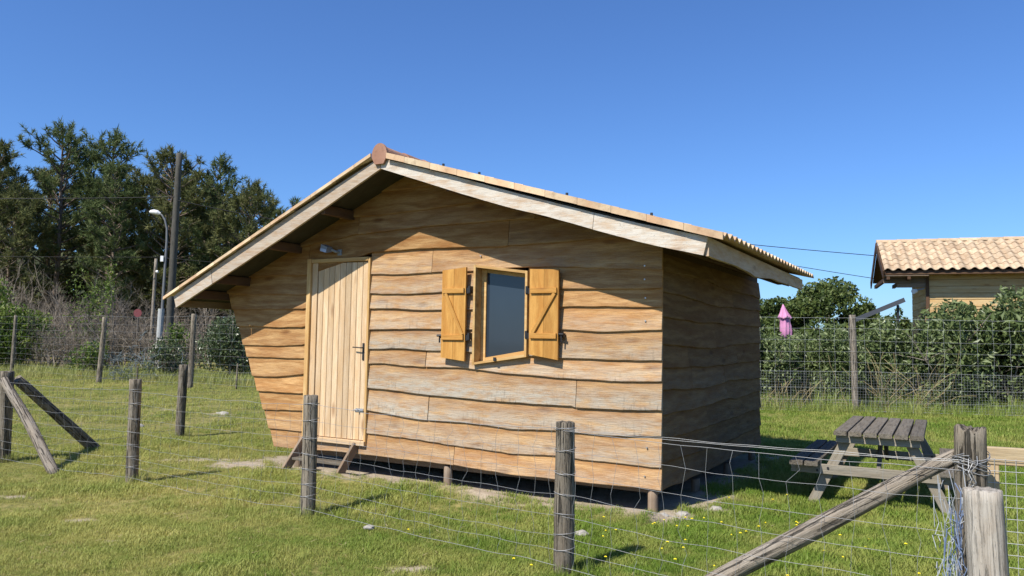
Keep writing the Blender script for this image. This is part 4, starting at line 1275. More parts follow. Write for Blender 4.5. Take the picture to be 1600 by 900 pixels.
def pine_meshes(seed, H, R, base_frac, mat, dens=1.0):
    rg = np.random.default_rng(seed)
    wood = MB(); lean = rg.uniform(-.03, .03, 2)
    tr = [(lean[0] * z + .15 * math.sin(z * .35 + seed), lean[1] * z, z) for z in np.linspace(-.3, H, 14)]
    r0 = .014 * H + .03
    wood.tube(tr, [r0 * (1 - .93 * i / 13) for i in range(14)], 9)
    def trunk_at(z): 
        f = (z + .3) / (H + .3) * 13; i = min(int(f), 12); return Vector(tr[i]).lerp(Vector(tr[i + 1]), f - i)
    TP = []; TD = []
    z = H * base_frac
    while z < H * .985:
        t = (z - H * base_frac) / (H * (1 - base_frac))
        prof = (math.sin(PI * min(1, (t * .80 + .22))) ** .75) * (1.0 if t > .15 else .75)
        nb = rg.integers(3, 6)
        a0 = rg.uniform(0, 2*PI)
        for b in range(nb):
            if rg.uniform() < .10: continue
            a = a0 + 2*PI*b/nb + rg.normal() * .3
            L = max(.45, R * prof * rg.uniform(.6, 1.15))
            up = lerp(.15, .9, t)
            bp = branch_pts(trunk_at(z), (math.cos(a), math.sin(a), up), L, 5, rg, .07, .12)
            wood.tube(bp, [lerp(.05, .012, i / 5) * (H / 12) for i in range(6)], 4, False)
            # side twigs with tufts
            m = int(max(4, L * 6.2) * dens)
            for q in range(m):
                f = rg.uniform(.28, 1.0) ** .7 * 5; i = min(int(f), 4)
                o = bp[i].lerp(bp[i + 1], f - i)
                dd = Vector(rg.normal(size=3)); dd.z = abs(dd.z) * .8 + .25; dd += (bp[i + 1] - bp[i]).normalized() * .6; dd.normalize()
                sl = rg.uniform(.12, .62) * (1.1 - .35 * f / 5)
                e = o + dd * sl
                if q % 3 == 0: wood.tube([o, e], .010, 3, False)
                TP.append(e); TD.append(dd)
                if rg.uniform() < .6: TP.append(o + dd * sl * .55); TD.append(dd)
        z += H * rg.uniform(.022, .042)
    # dead limbs below the crown
    for k in range(12):
        zz = rg.uniform(.18, base_frac + .1) * H; a = rg.uniform(0, 2*PI)
        bp = branch_pts(trunk_at(zz), (math.cos(a), math.sin(a), rg.uniform(-.1, .5)), rg.uniform(.6, R * .8), 4, rg, .02, .22)
        wood.tube(bp, [.03, .024, .018, .012, .006], 3, False)
    V, Fc, r = needles(np.array(TP), np.array(TD), .34, 15, rg, .075)
    return wood, (V, Fc, r, mat)
def make_tree(name, wood, leaf, woodmat, crown='crown'):
    root = empty(name, (0, 0, 0))
    wood.obj('trunk', woodmat, root, smooth=True)
    V, Fc, r, mat = leaf
    mk(crown, V, Fc, mat, root, attrs={'rnd': r})
    return root

# ------------------------------------------------------------------ pines of the wood on the left
variants = []
for k, (H, R, bf_, mat, dn) in enumerate(((13.5, 3.2, .42, 'needle', 1.0), (12.5, 2.5, .48, 'needle', 1.0), (11.5, 3.0, .34, 'needle_dry', .95), (12.0, 2.2, .30, 'needle', .85), (10.5, 2.9, .25, 'needle_dry', .95))):
    w_, l_ = pine_meshes(100 + k, H, R, bf_, M[mat], dn)
    variants.append(make_tree('pine_tree', w_, l_, M['bark']))
PG = 'pines along the edge of the wood'
pines = [  # variant, x, y, top height, spin, label
 (0, -26.6, 45.0, 13.6, .3, 'tallest broad-crowned pine, highest treetop left of the utility pole'),
 (1, -23.9, 45.5, 13.2, 1.2, 'tall narrow pine close on the right of the tallest pine'),
 (2, -28.9, 43.0, 11.9, 2.1, 'pine with open top near the left edge of the photo'),
 (1, -31.3, 46.0, 12.4, 4.1, 'dark pine cut by the left edge of the photo'),
 (2, -19.3, 44.5, 11.9, .8, 'rounded olive pine directly behind the utility pole'),
 (3, -17.3, 45.0, 11.7, 2.9, 'spindly pine with a thin pointed top right of the utility pole'),
 (4, -14.9, 43.5, 9.9, 5.2, 'lower leaning pine just above the left slope of the hut roof'),
 (0, -12.6, 46.0, 9.6, 1.9, 'small pine whose top just clears the hut roof slope'),
 (3, -22.3, 43.0, 10.8, 3.6, None), (4, -21.2, 47.5, 11.4, .2, None), (4, -25.0, 49.5, 11.5, 2.6, None),
 (2, -29.8, 50.0, 12.0, 5.6, None), (4, -34.0, 47.0, 11.8, 4.4, None), (1, -16.0, 50.0, 10.6, 5.0, None),
 (2, -11.5, 49.5, 9.0, .5, None), (4, -20.2, 51.0, 11.2, 1.4, None), (2, -10.0, 45.0, 8.2, 3.3, None),
 (0, -36.5, 50.0, 12.6, .9, None), (4, -13.6, 52.0, 9.6, 3.0, None), (4, -26.8, 41.5, 9.2, 1.0, None), (4, -30.6, 41.0, 9.0, 2.2, None)]
VH = [13.5, 12.5, 11.5, 12.0, 10.5]
used = set()
for (v, x, y, h, rz, lab) in pines:
    if v in used: o = copy_tree(variants[v])
    else: o = variants[v]; used.add(v)
    s = h / VH[v]
    o.location = (x, y, 0); o.rotation_euler = (0, 0, rz); o.scale = (s, s, s)
    tag(o, lab or 'dense pine standing among others inside the wood behind the front trees', 'tree', PG)

# the wood behind: one mass
rg = np.random.default_rng(55)
n = 26000
X = rg.uniform(-62, -6, n); Y = rg.uniform(56, 66, n)
ht = 8.2 + 1.2 * np.sin(X * .55) + .8 * np.sin(X * 1.7 + 1) - np.clip((X + 20) * .12, 0, 3)
Z = rg.uniform(0, 1, n) ** .8 * ht
V, Fc, r = leaf_quads(np.stack([X, Y, Z], -1), 1.0, rg, .5, .3, .5)
fwood = mk('far_wood', V, Fc, M['farwood'], attrs={'rnd': r}); tag(fwood, 'dark mass of pine wood behind the nearer pines', None, None, 'stuff')

# bare grey thicket at the wood's foot
def bare_shrub(seed, H, W, nst):
    rg = np.random.default_rng(seed); wood = MB(); R_ = []
    def grow(p, d, L, r, lv):
        n = 4; pts = branch_pts(p, d, L, n, rg, .04, .16)
        b = len(wood.v)
        wood.tube(pts, [r * (1 - .6 * i / n) for i in range(n + 1)], 3, False)
        R_.extend([rg.uniform()] * (len(wood.v) - b))
        if lv == 0: return
        for k in range(rg.integers(4, 7)):
            f = rg.uniform(.25, 1) * n; i = min(int(f), n - 1); q = pts[i].lerp(pts[i + 1], f - i)
            t = (pts[i + 1] - pts[i]).normalized(); dd = (t + Vector(rg.normal(size=3)) * .6 + Vector((0, 0, .25))).normalized()
            grow(q, dd, L * rg.uniform(.4, .65), r * .5, lv - 1)
    for s in range(nst):
        a = rg.uniform(0, 2*PI)
        grow((math.cos(a) * W * .25 * rg.uniform(), math.sin(a) * W * .25 * rg.uniform(), 0), (math.cos(a) * .5, math.sin(a) * .5, 1), H * rg.uniform(.4, .6), .03, 3)
    return wood, R_
bs = []
for k, (H, W) in enumerate(((4.6, 3.5), (4.0, 3.0), (3.2, 2.6))):
    w_, R_ = bare_shrub(200 + k, H, W, 11)
    root = empty('bare_shrub', (0, 0, 0)); mk('branches', w_.v, w_.f, M['twig'], root, attrs={'rnd': R_}); bs.append(root)
BG = 'leafless shrubs at the foot of the pine wood'
spots = [(0, -24.8, 36.5, 1.25, 0.2), (0, -22.6, 37.0, 1.1, 2.2), (1, -27.2, 37, 1.15, 1.2), (1, -20.6, 36.0, 1.0, 4.1), (0, -18.5, 36.5, .95, 5.0), (2, -17.0, 34.5, 1.0, .4),
         (1, -16.0, 36.5, .9, 2.7), (2, -14.8, 33.0, 1.0, 1.9), (0, -13.6, 36.0, .8, 3.3), (2, -19.6, 33.0, 1.0, 3.0), (2, -22.3, 33.5, 1.05, 5.5), (1, -12.0, 35.0, .8, .9),
         (0, -29.8, 38.0, 1.2, 4.7), (2, -16.9, 31.2, .8, 2.4), (1, -25.0, 40.0, 1.2, 3.9), (0, -20.5, 39.5, 1.1, 1.0), (2, -18.0, 31.0, .8, 4.4), (0, -16.5, 40, 1.0, 5.9), (2, -13.4, 31.0, .75, .1), (1, -11.0, 32.5, .7, 2.0)]
seen = set()
for (v, x, y, s, rz) in spots:
    o = bs[v] if v not in seen else copy_tree(bs[v]); seen.add(v)
    o.location = (x, y, 0); o.scale = (s, s, s); o.rotation_euler = (0, 0, rz)
    tag(o, 'grey leafless shrub in the thicket below the pines', 'shrub', BG)

def leafy_shrub(seed, W, D, H, nleaf, size, mat, lumps=14, slim=.45, fill=.55, stems=7):
    """shrub: leaves over uneven lumps, stems inside"""
    rg = np.random.default_rng(seed); P = []; Od = []
    for k in range(lumps):
        a = rg.uniform(0, 2*PI); q = math.sqrt(rg.uniform()) * .62; zc = rg.uniform(.16, .82) * H
        c = np.array([math.cos(a) * q * W / 2, math.sin(a) * q * D / 2, zc]); rr = np.array([W * .24, D * .24, H * .19]) * rg.uniform(.7, 1.25)
        m = nleaf // lumps; u = unit(m, rg); rad = rg.uniform(fill, 1.0, (m, 1)) ** .5
        rad *= 1 + .18 * np.sin(u[:, :1] * 7 + k) * np.sin(u[:, 1:2] * 6 + k)
        P.append(c + u * rr * rad); Od.append(u)
    P = np.concatenate(P); Od = np.concatenate(Od)
    P[:, 2] = np.where(P[:, 2] < .04, rg.uniform(.04, .3, len(P)), P[:, 2])
    V, Fc, r = leaf_quads(P, size, rg, .3, .35, slim, Od * .6)
    wood = MB()
    for s in range(stems):
        a = rg.uniform(0, 2*PI)
        bp = branch_pts((rg.normal() * .08 * W, rg.normal() * .08 * D, 0), (math.cos(a) * .4 * W / H, math.sin(a) * .4 * D / H, 1), H * rg.uniform(.6, .95), 6, rg, .02, .14)
        wood.tube(bp, [.03 * (1 - .8 * i / 6) for i in range(7)], 4, False)
        for q in range(5):
            i = rg.integers(1, 5); b2 = branch_pts(bp[i], (rg.normal(), rg.normal(), .6), H * rg.uniform(.15, .4), 3, rg, .02, .2)
            wood.tube(b2, [.012, .009, .006, .003], 3, False)
    return wood, (V, Fc, r, mat)

# green bushes at the left edge, in front of the thicket
def bush(name, args, loc, s, label, cat='shrub', group=None, wm='stem', crown='foliage', rz=0):
    w_, l_ = leafy_shrub(*args); o = make_tree(name, w_, l_, M[wm], crown)
    o.location = loc; o.scale = (s, s, s); o.rotation_euler = (0, 0, rz); tag(o, label, cat, group); return o
bush('bush', (301, 3.6, 2.6, 3.1, 6500, .16, M['yleaf'], 18, .5, .4), (-19.8, 31.2, 0), 1, 'bright green leafy bush at the left edge, in front of the grey thicket')
bush('bush', (302, 2.6, 2.2, 3.9, 2600, .16, M['yleaf'], 15, .5, .2), (-21.5, 33.0, 0), 1, 'taller yellow-green climber bush at the far left edge')
bush('bush', (303, 2.0, 1.8, 4.2, 900, .13, M['yleaf'], 12, .5, .1), (-18.2, 33.4, 0), 1, 'thin leafy shrub with yellow tips in the thicket, right of the bright green bush')
bush('sapling', (304, .9, .9, 5.0, 420, .13, M['yleaf'], 9, .5, 0, 2), (-15.9, 31.0, 0), 1, 'thin upright sapling with yellow-green tips, between thicket and utility pole', 'tree')
bush('bush', (305, 2.9, 2.4, 2.7, 6000, .13, M['gloss'], 16, .5, .4), (-9.75, 27.6, 0), 1, 'glossy dark green bush beside the left corner of the hut')
bush('bush', (306, 2.0, 1.6, 1.6, 1800, .12, M['gloss'], 9, .5, .3), (-12.1, 27.8, 0), 1, 'low green bush at the foot of the street lamp')
bush('bush', (307, 1.6, 1.6, 1.3, 1200, .12, M['yleaf'], 8, .5, .3), (-15.3, 28.6, 0), 1, 'low scrubby bush behind the far fence')
bush('bush', (308, 1.2, 1.0, 2.2, 700, .12, M['yleaf'], 6, .5, .3), (-12.9, 30.2, 0), 1, 'small yellow-green shrub just right of the street lamp column')

# hedge behind the right-hand fence
HG = 'shrubs of the clipped leafy hedge'
hv = []
for k in range(3):
    w_, l_ = leafy_shrub(320 + k, 2.3, 1.6, 2.5, 8200, .155, M['laurel'], 30, .42, .5)
    hv.append(make_tree('hedge_shrub', w_, l_, M['stem'], 'foliage'))
hedge = [(0, 5.6, 20.4, .90, 0, 'hedge shrub against the rear corner of the hut'), (1, 7.0, 20.6, .80, 1, 'hedge shrub below the pink parasol'), (2, 8.5, 20.3, .86, 2, 'hedge shrub directly behind the pale back fence post'),
         (0, 9.9, 20.1, .90, 3.4, 'hedge shrub under the grey sloping awning'), (1, 11.2, 19.8, 1.2, 4.0, 'tall hedge shrub under the left corner of the tiled chalet'), (2, 12.6, 19.6, 1.28, 5.0, 'tall hedge shrub right of the chalet corner, below its plank wall'),
         (0, 14.0, 19.3, 1.28, 1.7, 'tall hedge shrub at the right edge of the photo'), (1, 15.4, 19.2, 1.26, 2.5, 'hedge shrub just outside the right edge'), (2, 4.1, 20.8, .9, 5.5, 'hedge shrub hidden mostly behind the hut'),
         (2, 6.2, 21.4, .78, 2.2, 'back row hedge shrub between hut corner and parasol'), (0, 8.0, 21.4, .76, 4.3, 'back row hedge shrub right of the parasol'), (1, 9.3, 21.3, .82, 0.4, 'back row hedge shrub right of the pale fence post')]
seen = set()
for (v, x, y, s, rz, lab) in hedge:
    o = hv[v] if v not in seen else copy_tree(hv[v]); seen.add(v)
    o.location = (x, y, 0); o.rotation_euler = (0, 0, rz); o.scale = (s, s, s); tag(o, lab, 'hedge', HG)
# bare bramble canes in the hedge
rg = np.random.default_rng(9); mb = MB()
for k in range(46):
    a = rg.uniform(-.9, .9); p = (rg.normal() * .5, rg.normal() * .1, 0)
    bp = branch_pts(p, (a, rg.uniform(-.3, .1), 1), rg.uniform(.7, 1.7), 6, rg, -.05, .12); mb.tube(bp, [.007] * 7, 3, False)
br = mk('bramble', mb.v, mb.f, M['straw'], attrs={'rnd': rg.uniform(0, 1, len(mb.v))}, loc=(9.5, 18.95, 0)); tag(br, 'bare arching bramble canes in front of the hedge, right of the back fence post', 'bramble')
mb = MB()
for k in range(60):
    p = (rg.normal() * .7, rg.normal() * .15, 0)
    bp = branch_pts(p, (rg.uniform(-1, 1), rg.uniform(-.4, .4), 1), rg.uniform(.4, 1.0), 4, rg, -.1, .2); mb.tube(bp, [.006] * 5, 3, False)
br = mk('dry_weeds', mb.v, mb.f, M['straw'], attrs={'rnd': rg.uniform(0, 1, len(mb.v))}, loc=(6.6, 19.0, 0)); tag(br, 'clump of dry straw-coloured weeds at the fence foot, left of the pale back post', 'weeds')

# round-crowned trees behind the hedge
def round_tree(name, seed, H, W, nleaf, loc, label, base=.2):
    rg = np.random.default_rng(seed); wood = MB(); P = []; Od = []
    wood.tube([(0, 0, -.2), (.1, 0, H * .3), (.0, .1, H * .6)], [.17, .13, .07], 8)
    for k in range(9):
        a = rg.uniform(0, 2*PI); bp = branch_pts((.05, 0, H * rg.uniform(.15, .45)), (math.cos(a), math.sin(a), .8), W * rg.uniform(.3, .5), 5, rg, .05, .12)
        wood.tube(bp, [.07, .055, .04, .03, .02, .01], 5, False)
    L = 34
    for k in range(L):
        u = unit(1, rg)[0]; u[2] = abs(u[2]) * 1.0 - .1
        c = np.array([u[0] * W * .36, u[1] * W * .36, H * base + (H * (1 - base)) * (.30 + .52 * u[2])]); rr = np.array([W * .14, W * .14, H * .10]) * rg.uniform(.7, 1.3)
        m = nleaf // L; v = unit(m, rg); P.append(c + v * rr * (rg.uniform(.3, 1, (m, 1)) ** .5)); Od.append(v)
    P = np.concatenate(P); V, Fc, r = leaf_quads(P, .17, rg, .3, .35, .6, np.concatenate(Od) * .5)
    o = make_tree(name, wood, (V, Fc, r, M['oak']), M['stem']); o.location = loc; tag(o, label, 'tree'); return o
round_tree('round_tree', 401, 4.75, 4.4, 12000, (13.0, 32.0, 0), 'round dense tree rising above the hedge, between hut roof and chalet')
round_tree('round_tree', 402, 3.9, 3.8, 9000, (10.7, 31.5, 0), 'lower round tree beside the hut eave, partly behind the pink parasol')
round_tree('round_tree', 403, 3.7, 1.5, 1800, (16.3, 33.0, 0), 'small dark tree seen in the gap below the chalet roof corner')
round_tree('round_tree', 404, 3.0, 3.2, 6000, (14.9, 33.0, 0), 'low dark tree behind the sloping awning of the chalet')
round_tree('round_tree', 405, 2.9, 3.0, 6000, (8.6, 27.0, 0), 'low leafy tree behind the hedge, next to the rear corner of the hut')

# ------------------------------------------------------------------ the chalet on the right
ch = empty('chalet', (11.5, 24.1, 0), 0, 'neighbouring timber chalet with sandy pantile roof behind the hedge, at the right edge', 'house')
hd = Vector((1, -.37, 0)).normalized(); ch.rotation_euler = (0, 0, math.atan2(hd.y, hd.x))
# local: x along the eave to the right, y away, z up
CW = 11.0; EZ, RZ_, HALF = 3.93, 5.08, 2.3
mb = MB(); mb.box(1.33, CW, .62, 4.0, .5, 4.05)
cw = mb.obj('wall', M['chalet'], ch)
for i in range(17):
    z0 = .5 + i * .212
    o = board('plank', (1.30, .592, z0 + .104), (CW, .592, z0 + .104), .206, .05, M['chalet'], cw, (0, -1, 0), .012)
for i in range(17):
    z0 = .5 + i * .212
    board('plank', (1.30, 4.05, z0 + .104), (1.30, .64, z0 + .104), .206, .05, M['chalet'], cw, (-1, 0, 0), .012)
board('corner_post', (1.285, .575, .45), (1.285, .575, 4.0), .09, .09, M['brown'], cw, (0, -1, 0))
rf = MB()
def cz(y): return EZ + (RZ_ - EZ) * y / HALF if y <= HALF else RZ_ - (RZ_ - EZ) * (y - HALF) / HALF
rf.hexa([(.06, .03, cz(.03) - .09), (CW, .03, cz(.03) - .09), (CW, HALF, RZ_ - .09), (.06, HALF, RZ_ - .09), (.06, .03, cz(.03) - .03), (CW, .03, cz(.03) - .03), (CW, HALF, RZ_ - .03), (.06, HALF, RZ_ - .03)])
rf.hexa([(.06, HALF, RZ_ - .09), (CW, HALF, RZ_ - .09), (CW, 4.55, EZ - .08), (.06, 4.55, EZ - .08), (.06, HALF, RZ_ - .03), (CW, HALF, RZ_ - .03), (CW, 4.55, EZ - .02), (.06, 4.55, EZ - .02)])
cr_ = rf.obj('roof', M['brown'], ch)
# pantiles one by one on the visible slope
TW = .293; NR = 6; NCOL = 17
def pantile():
    V = []; Fc = []; n = 10; Lr = 2.57 / NR + .05
    for i in range(n + 1):
        u = i / n; x = u * TW
        c = .060 * (math.sin(PI * min(1, u / .62)) if u < .62 else -.28 * math.sin(PI * (u - .62) / .38))
        for (yy_, lift) in ((0, .022), (Lr, .0)):
            V += [(x, yy_, c + lift), (x, yy_, c + lift - .016)]
    for i in range(n):
        a = i * 4; b = a + 4
        Fc += [(a, b, b + 2, a + 2), (a + 1, a + 3, b + 3, b + 1), (a, a + 1, b + 1, b), (a + 2, b + 2, b + 3, a + 3)]
    Fc += [(0, 2, 3, 1), (n*4, n*4+1, n*4+3, n*4+2)]
    me = bpy.data.meshes.new('pantile'); me.from_pydata(V, [], Fc); me.materials.append(M['chalet_tile']); return me
ptm = pantile(); slope = math.atan2(RZ_ - EZ, HALF)
rest = MB()
for c_ in range(int(CW / TW)):
    for r_ in range(NR):
        s0 = r_ * 2.57 / NR
        pos = Vector((.03 + c_ * TW, -.06 + math.cos(slope) * s0, EZ - .03 + math.sin(slope) * s0 + .02))
        if c_ < NCOL:
            o = mk('pantile', None, None, None, cr_, mesh=ptm); o.location = pos; o.rotation_euler = (slope + random.uniform(-.006, .006), 0, random.uniform(-.01, .01))
        else:
            R_ = Matrix.Rotation(slope, 4, 'X')
            rest.add([tuple(R_ @ v.co + pos) for v in ptm.vertices], [tuple(p.vertices) for p in ptm.polygons])
ro = rest.obj('pantile', M['chalet_tile'], cr_); ro['kind'] = 'stuff'
for k in range(9):
    mb = MB(); x0 = .0 + k * .62
    m = 8; V = []; Fc = []
    for x in (x0, x0 + .635):
        for q in range(m + 1):
            th = PI * q / m; V.append((x, HALF + .13 * math.cos(th), RZ_ - .03 + .11 * math.sin(th) + (.012 if x == x0 else 0)))
    for q in range(m): Fc.append((q, q + 1, m + 1 + q + 1, m + 1 + q))
    Fc.append(tuple(range(m + 1))); Fc.append(tuple(range(2*m + 1, m, -1)))
    mk('ridge_tile', V, Fc, M['chalet_tile'], cr_)
board('bargeboard', (0, -.02, EZ - .13), (0, HALF, RZ_ - .13), .26, .04, M['brown'], cr_, (-1, 0, 0))
board('bargeboard', (0, HALF + .01, RZ_ - .13), (0, 4.6, EZ - .15), .26, .04, M['brown'], cr_, (-1, 0, 0))
board('fascia_board', (.03, .03, EZ - .085), (CW, .03, EZ - .085), .10, .03, M['brown'], cr_, (0, -1, 0))
for i, x in enumerate((.14, .72)):
    board('eave_beam', (x, .05, EZ - .22), (x, 4.4, EZ - .22), .12, .09, M['brown'], cr_, (-1, 0, 0))
for i in range(4):
    board('soffit_board', (.03, .10 + .128 * i, EZ - .165 - .012 * (i % 2)), (1.26, .10 + .128 * i, EZ - .165 - .012 * (i % 2)), .124, .025, M['stump'], cr_, (0, 0, -1))
board('wall_plate', (.05, .60, EZ - .26), (1.25, .60, EZ - .26), .20, .09, M['stump'], cr_, (0, -1, 0))
board('wall_plate', (.45, .64, EZ - .43), (1.25, .64, EZ - .43), .13, .10, M['stump'], cr_, (0, -1, 0))
mb = MB(); mb.tube([(.95, .55, 3.32), (.88, .47, 3.30)], .075, 12); mb.obj('flood_lamp', M['lampwhite'], ch)
mb = MB(); mb.tube([(1.2, .56, 3.40), (.96, .545, 3.34)], .025, 6); mb.obj('lamp_bracket', M['lampgrey'], ch)
# sloping grey awning at the gable end
aw = MB(); aw.hexa([(-.86, .1, 2.30), (.62, .1, 2.96), (.62, 1.3, 2.96), (-.86, 1.3, 2.30), (-.90, .1, 2.43), (.57, .1, 3.09), (.57, 1.3, 3.09), (-.90, 1.3, 2.43)])
aw.obj('awning', M['slab'], ch)
board('awning_post', (.42, .3, .3), (.42, .3, 2.87), .07, .07, M['iron'], ch, (0, -1, 0))

# ------------------------------------------------------------------ closed pink parasol
pa = empty('parasol', (8.0, 23.0, 0), 0, 'closed pink parasol showing above the hedge', 'parasol')
M['pink'] = plain('pink_canvas', (.55, .24, .40), .85, .1, 0, .15, 5)
V = []; Fc = []
prof = [(2.77, .010), (2.72, .035), (2.62, .075), (2.52, .112), (2.44, .148), (2.395, .178), (2.365, .182), (2.36, .140), (2.27, .128), (2.14, .148), (2.0, .158), (1.88, .150), (1.80, .118), (1.78, .06)]
nn = 48
for i, (z, r) in enumerate(prof):
    for k in range(nn):
        th = 2 * PI * k / nn; tw_ = th + (2.77 - z) * .9
        f = 1 + (.13 * math.sin(tw_ * 8) + .07 * math.sin(tw_ * 5 + 1.3)) * min(1, r * 9)
        V.append((r * f * math.cos(th) + (2.77 - z) * .10, r * f * math.sin(th), z + (.035 * math.sin(th * 4 + .6) if 4 <= i <= 6 or i > 10 else 0)))
for i in range(len(prof) - 1):
    for k in range(nn):
        k2 = (k + 1) % nn; Fc.append((i*nn + k, (i+1)*nn + k, (i+1)*nn + k2, i*nn + k2))
Fc.append(tuple(range(nn))); Fc.append(tuple((len(prof) - 1) * nn + k for k in range(nn))[::-1])
mk('canopy', V, Fc, M['pink'], pa, smooth=True)
mb = MB(); mb.tube([(.06, 0, 0), (.05, 0, 2.0)], .022, 8); mb.obj('pole', M['lampwhite'], pa)

# ------------------------------------------------------------------ utility pole, street lamp, wires
up = round_post('utility_pole', (-14.02, 32.0, -.3), (-13.9, 32.0, 9.08), .17, .12, M['pole'], None, 14, 14, .04, 33)
tag(up, 'tall dark wooden utility pole in front of the pines', 'pole')
sl = empty('street_lamp', (-14.28, 31.85, 0), 0, 'slim grey street lamp column with curved arm and white head, beside the utility pole', 'street lamp')
mb = MB(); mb.tube([(0, 0, -.1), (.04, 0, 3.0), (.09, 0, 5.4), (.07, 0, 5.9), (-.02, 0, 6.25), (-.14, 0, 6.45), (-.26, 0, 6.54)], [.062, .058, .048, .04, .038, .036, .034], 10); mb.obj('column', M['polesteel'], sl)
mb = MB(); mb.tube([(-.04, 0, 0), (-.03, 0, 1.4), (0.0, 0, 2.62)], .125, 12); mb.obj('column_sleeve', M['polewhite'], sl)
mb = MB(); V = []
mb.tube([(-.22, 0, 6.52), (-.34, 0, 6.57), (-.50, 0, 6.60), (-.62, 0, 6.60), (-.68, 0, 6.59)], [.045, .095, .10, .075, .03], 12); mb.obj('lamp_head', M['lampwhite'], sl)
mb = MB(); mb.box(-.1, .02, -.10, -.0, 4.55, 4.78); mb.obj('fuse_box', M['lampwhite'], sl)
tp2 = round_post('thin_pole', (-15.65, 34.0, -.2), (-15.58, 34.0, 4.87), .085, .065, M['silver'], None, 10, 10, .05, 36)
tag(tp2, 'thin grey telegraph pole half the height of the utility pole, to its left', 'pole')
ib = MB(); ib.tube([(-15.52, 33.93, 4.3), (-15.44, 33.93, 4.3)], .06, 8)
ib.obj('insulator', M['lampwhite'], tp2); tp2.children[0].matrix_parent_inverse = tp2.matrix_basis.inverted()
def cable(p, q, sag, r, label):
    o = MB(); o.tube([Vector(p).lerp(Vector(q), i / 24) + Vector((0, 0, -sag * 4 * (i / 24) * (1 - i / 24))) for i in range(25)], r, 5, False)
    ob = o.obj('overhead_wire', M['cable']); tag(ob, label, 'wire'); return ob
cable((-60, 33, 9.2), (-13.9, 31.9, 7.25), .9, .016, 'thick dark overhead wire left of the utility pole, crossing the pines')
cable((-13.85, 31.9, 7.1), (4, 34.0, 5.6), .5, .016, 'dark overhead wire sloping down from the utility pole behind the hut roof')
cable((-60, 34, 5.4), (-13.95, 31.95, 4.75), .3, .008, 'thin lower wire left of the utility pole')
cable((-13.9, 31.95, 4.7), (-2, 30, 4.3), .2, .008, 'thin lower wire between utility pole and hut roof')
cable((4.5, 30.0, 5.85), (15.0, 30, 5.0), .05, .014, 'upper thin wire in the sky between hut roof and chalet')
cable((6.5, 30.0, 5.35), (15.0, 30, 4.04), .05, .012, 'lower thin wire in the sky between hut roof and chalet')

# red sign in the thicket, netting heap
sg = empty('red_sign', (-15.6, 32.6, 0), 0, 'small dull red round sign on a stick among the grey shrubs', 'sign')
mb = MB(); mb.tube([(0, -.01, 2.45), (0, .01, 2.45)], .17, 20); mb.obj('disc', M['signred'], sg)
mb = MB(); mb.tube([(0, .03, 0), (0, .03, 2.3)], .03, 8); mb.obj('stick', M['stem'], sg)
mb = MB(); rg = np.random.default_rng(77)
for k in range(60):
    p = Vector((rg.normal() * .45, rg.normal() * .2, abs(rg.normal()) * .45)); pts = [p]
    for q in range(6): p = p + Vector(rg.normal(size=3)) * .14; p.z = max(0.02, p.z); pts.append(p)
    mb.tube(pts, .008, 3, False)
nh = mk('netting_heap', mb.v, mb.f, M['bluenet'], loc=(-12.8, 26.6, 0)); tag(nh, 'heap of blue-grey netting behind the far fence', 'netting')

# ------------------------------------------------------------------ small things on the grass
def stone(loc, r, seed, label):
    bm = bmesh.new(); bmesh.ops.create_icosphere(bm, subdivisions=2, radius=1)
    for v in bm.verts:
        k = 1 + .35 * mnoise.noise(v.co * 1.4 + Vector((seed * 3.1, 0, 0))) + .15 * mnoise.noise(v.co * 4 + Vector((seed, 0, 0)))
        v.co = Vector((v.co.x * r * 1.3, v.co.y * r, v.co.z * r * .6)) * k
    me = bpy.data.meshes.new('stone'); bm.to_mesh(me); bm.free(); me.materials.append(M['pebble'])
    o = bpy.data.objects.new('stone', me); link(o); o.location = loc; tag(o, label, 'stone', 'pale stones lying in the grass'); return o
stone((1.42, 7.28, .01), .045, 1, 'pale rubble lump at the foot of the hut corner post')
stone((1.62, 7.35, .01), .05, 2, 'pale stone just right of the hut corner post')
stone((2.0, 7.62, .01), .05, 3, 'white stone in the grass right of the hut corner')
stone((.60, 6.50, .025), .05, 4, 'white stone beside the middle fence post')
stone((-1.16, 6.62, .02), .035, 5, 'small white chunk caught on the fence foot between two posts')
stone((-6.3, 13.4, .02), .07, 6, 'tiny pale stone in the dry grass beyond the left braces')
stone((-5.8, 15.9, .0), .10, 7, 'flat white stone in the grass left of the hut')
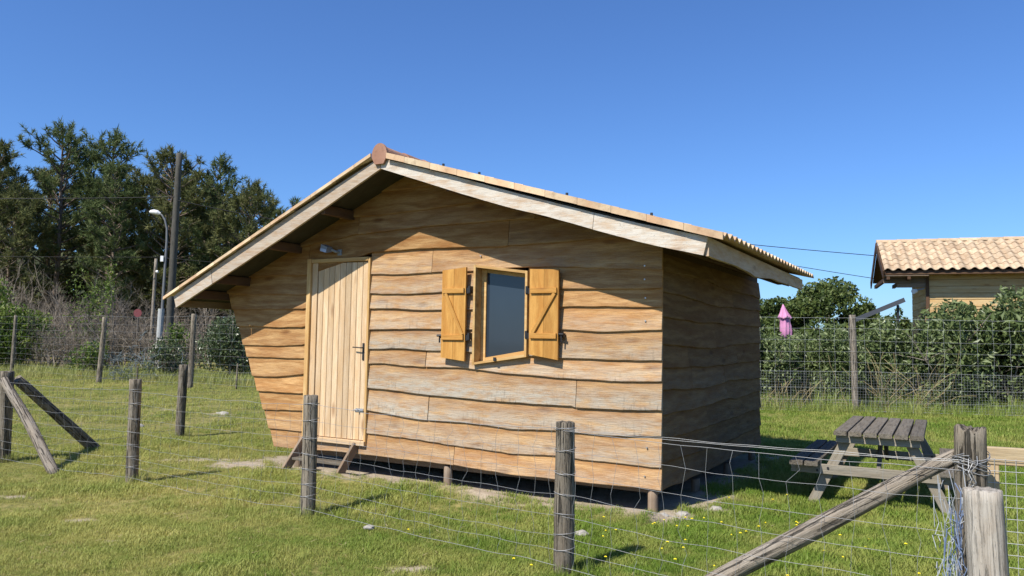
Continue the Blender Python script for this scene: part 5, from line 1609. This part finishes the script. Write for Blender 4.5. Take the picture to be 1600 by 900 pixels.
# dandelions: too many to count
M['petal'] = plain('dandelion_yellow', (.78, .62, .03), .7, .1)
mb = MB(); rg = np.random.default_rng(13)
for k in range(75):
    x, y = rg.uniform(-.9, 3.4), rg.uniform(4.6, 8.6)
    if k % 3: x = 1.6 + rg.normal() * .8; y = 6.1 + rg.normal() * .7
    lx_, ly_ = hut_local_np(np.array([x]), np.array([y]))
    if -5 < lx_[0] < .3 and ly_[0] > -.5: continue
    z = rg.uniform(.05, .085); r = rg.uniform(.007, .012)
    ring = [(x + r * math.cos(a), y + r * math.sin(a), z + .004 * (i % 2)) for i, a in enumerate(np.linspace(0, 2*PI, 10, endpoint=False))]
    b = len(mb.v); mb.v += ring + [(x, y, z + .008), (x, y, z - .008)]
    for i in range(10): mb.f += [(b + i, b + (i + 1) % 10, b + 10), (b + (i + 1) % 10, b + i, b + 11)]
dd = mb.obj('dandelion_flowers', M['petal']); tag(dd, 'yellow dandelion flowers scattered in the grass', None, None, 'stuff')

# dead straw and dry bits lying in the turf
rg = np.random.default_rng(88); n = 5200
d = np.sqrt(rg.uniform(3.4**2, 17**2, n)); x = rg.uniform(-.8, .75, n) * d; y = d
lx_, ly_ = hut_local_np(x, y); ok = ~((lx_ > -5.1) & (lx_ < .05) & (ly_ > -.05) & (ly_ < 4.3)) & (rg.uniform(0, 1, n) < np.clip(.75 - x * .08, .2, 1))
x, y = x[ok], y[ok]; n = len(x); z = ground_z(x, y) + rg.uniform(.015, .04, n)
a = rg.uniform(0, 2*PI, n); L = rg.uniform(.02, .075, n); w = rg.uniform(.0015, .004, n)
dx, dy = np.cos(a) * L, np.sin(a) * L; px, py = -np.sin(a) * w, np.cos(a) * w; tz = rg.uniform(-.012, .02, n)
V = np.stack([np.stack([x - px, y - py, z], -1), np.stack([x + px, y + py, z + .001], -1), np.stack([x + dx + px * .5, y + dy + py * .5, z + tz], -1), np.stack([x + dx - px * .5, y + dy - py * .5, z + tz], -1)], 1).reshape(-1, 3)
dsx = mk('dry_straw', V, np.arange(n * 4).reshape(-1, 4), M['straw'], attrs={'rnd': np.repeat(rg.uniform(.3, 1, n), 4)})
tag(dsx, 'dead straw and dry bits scattered through the turf', None, None, 'stuff')
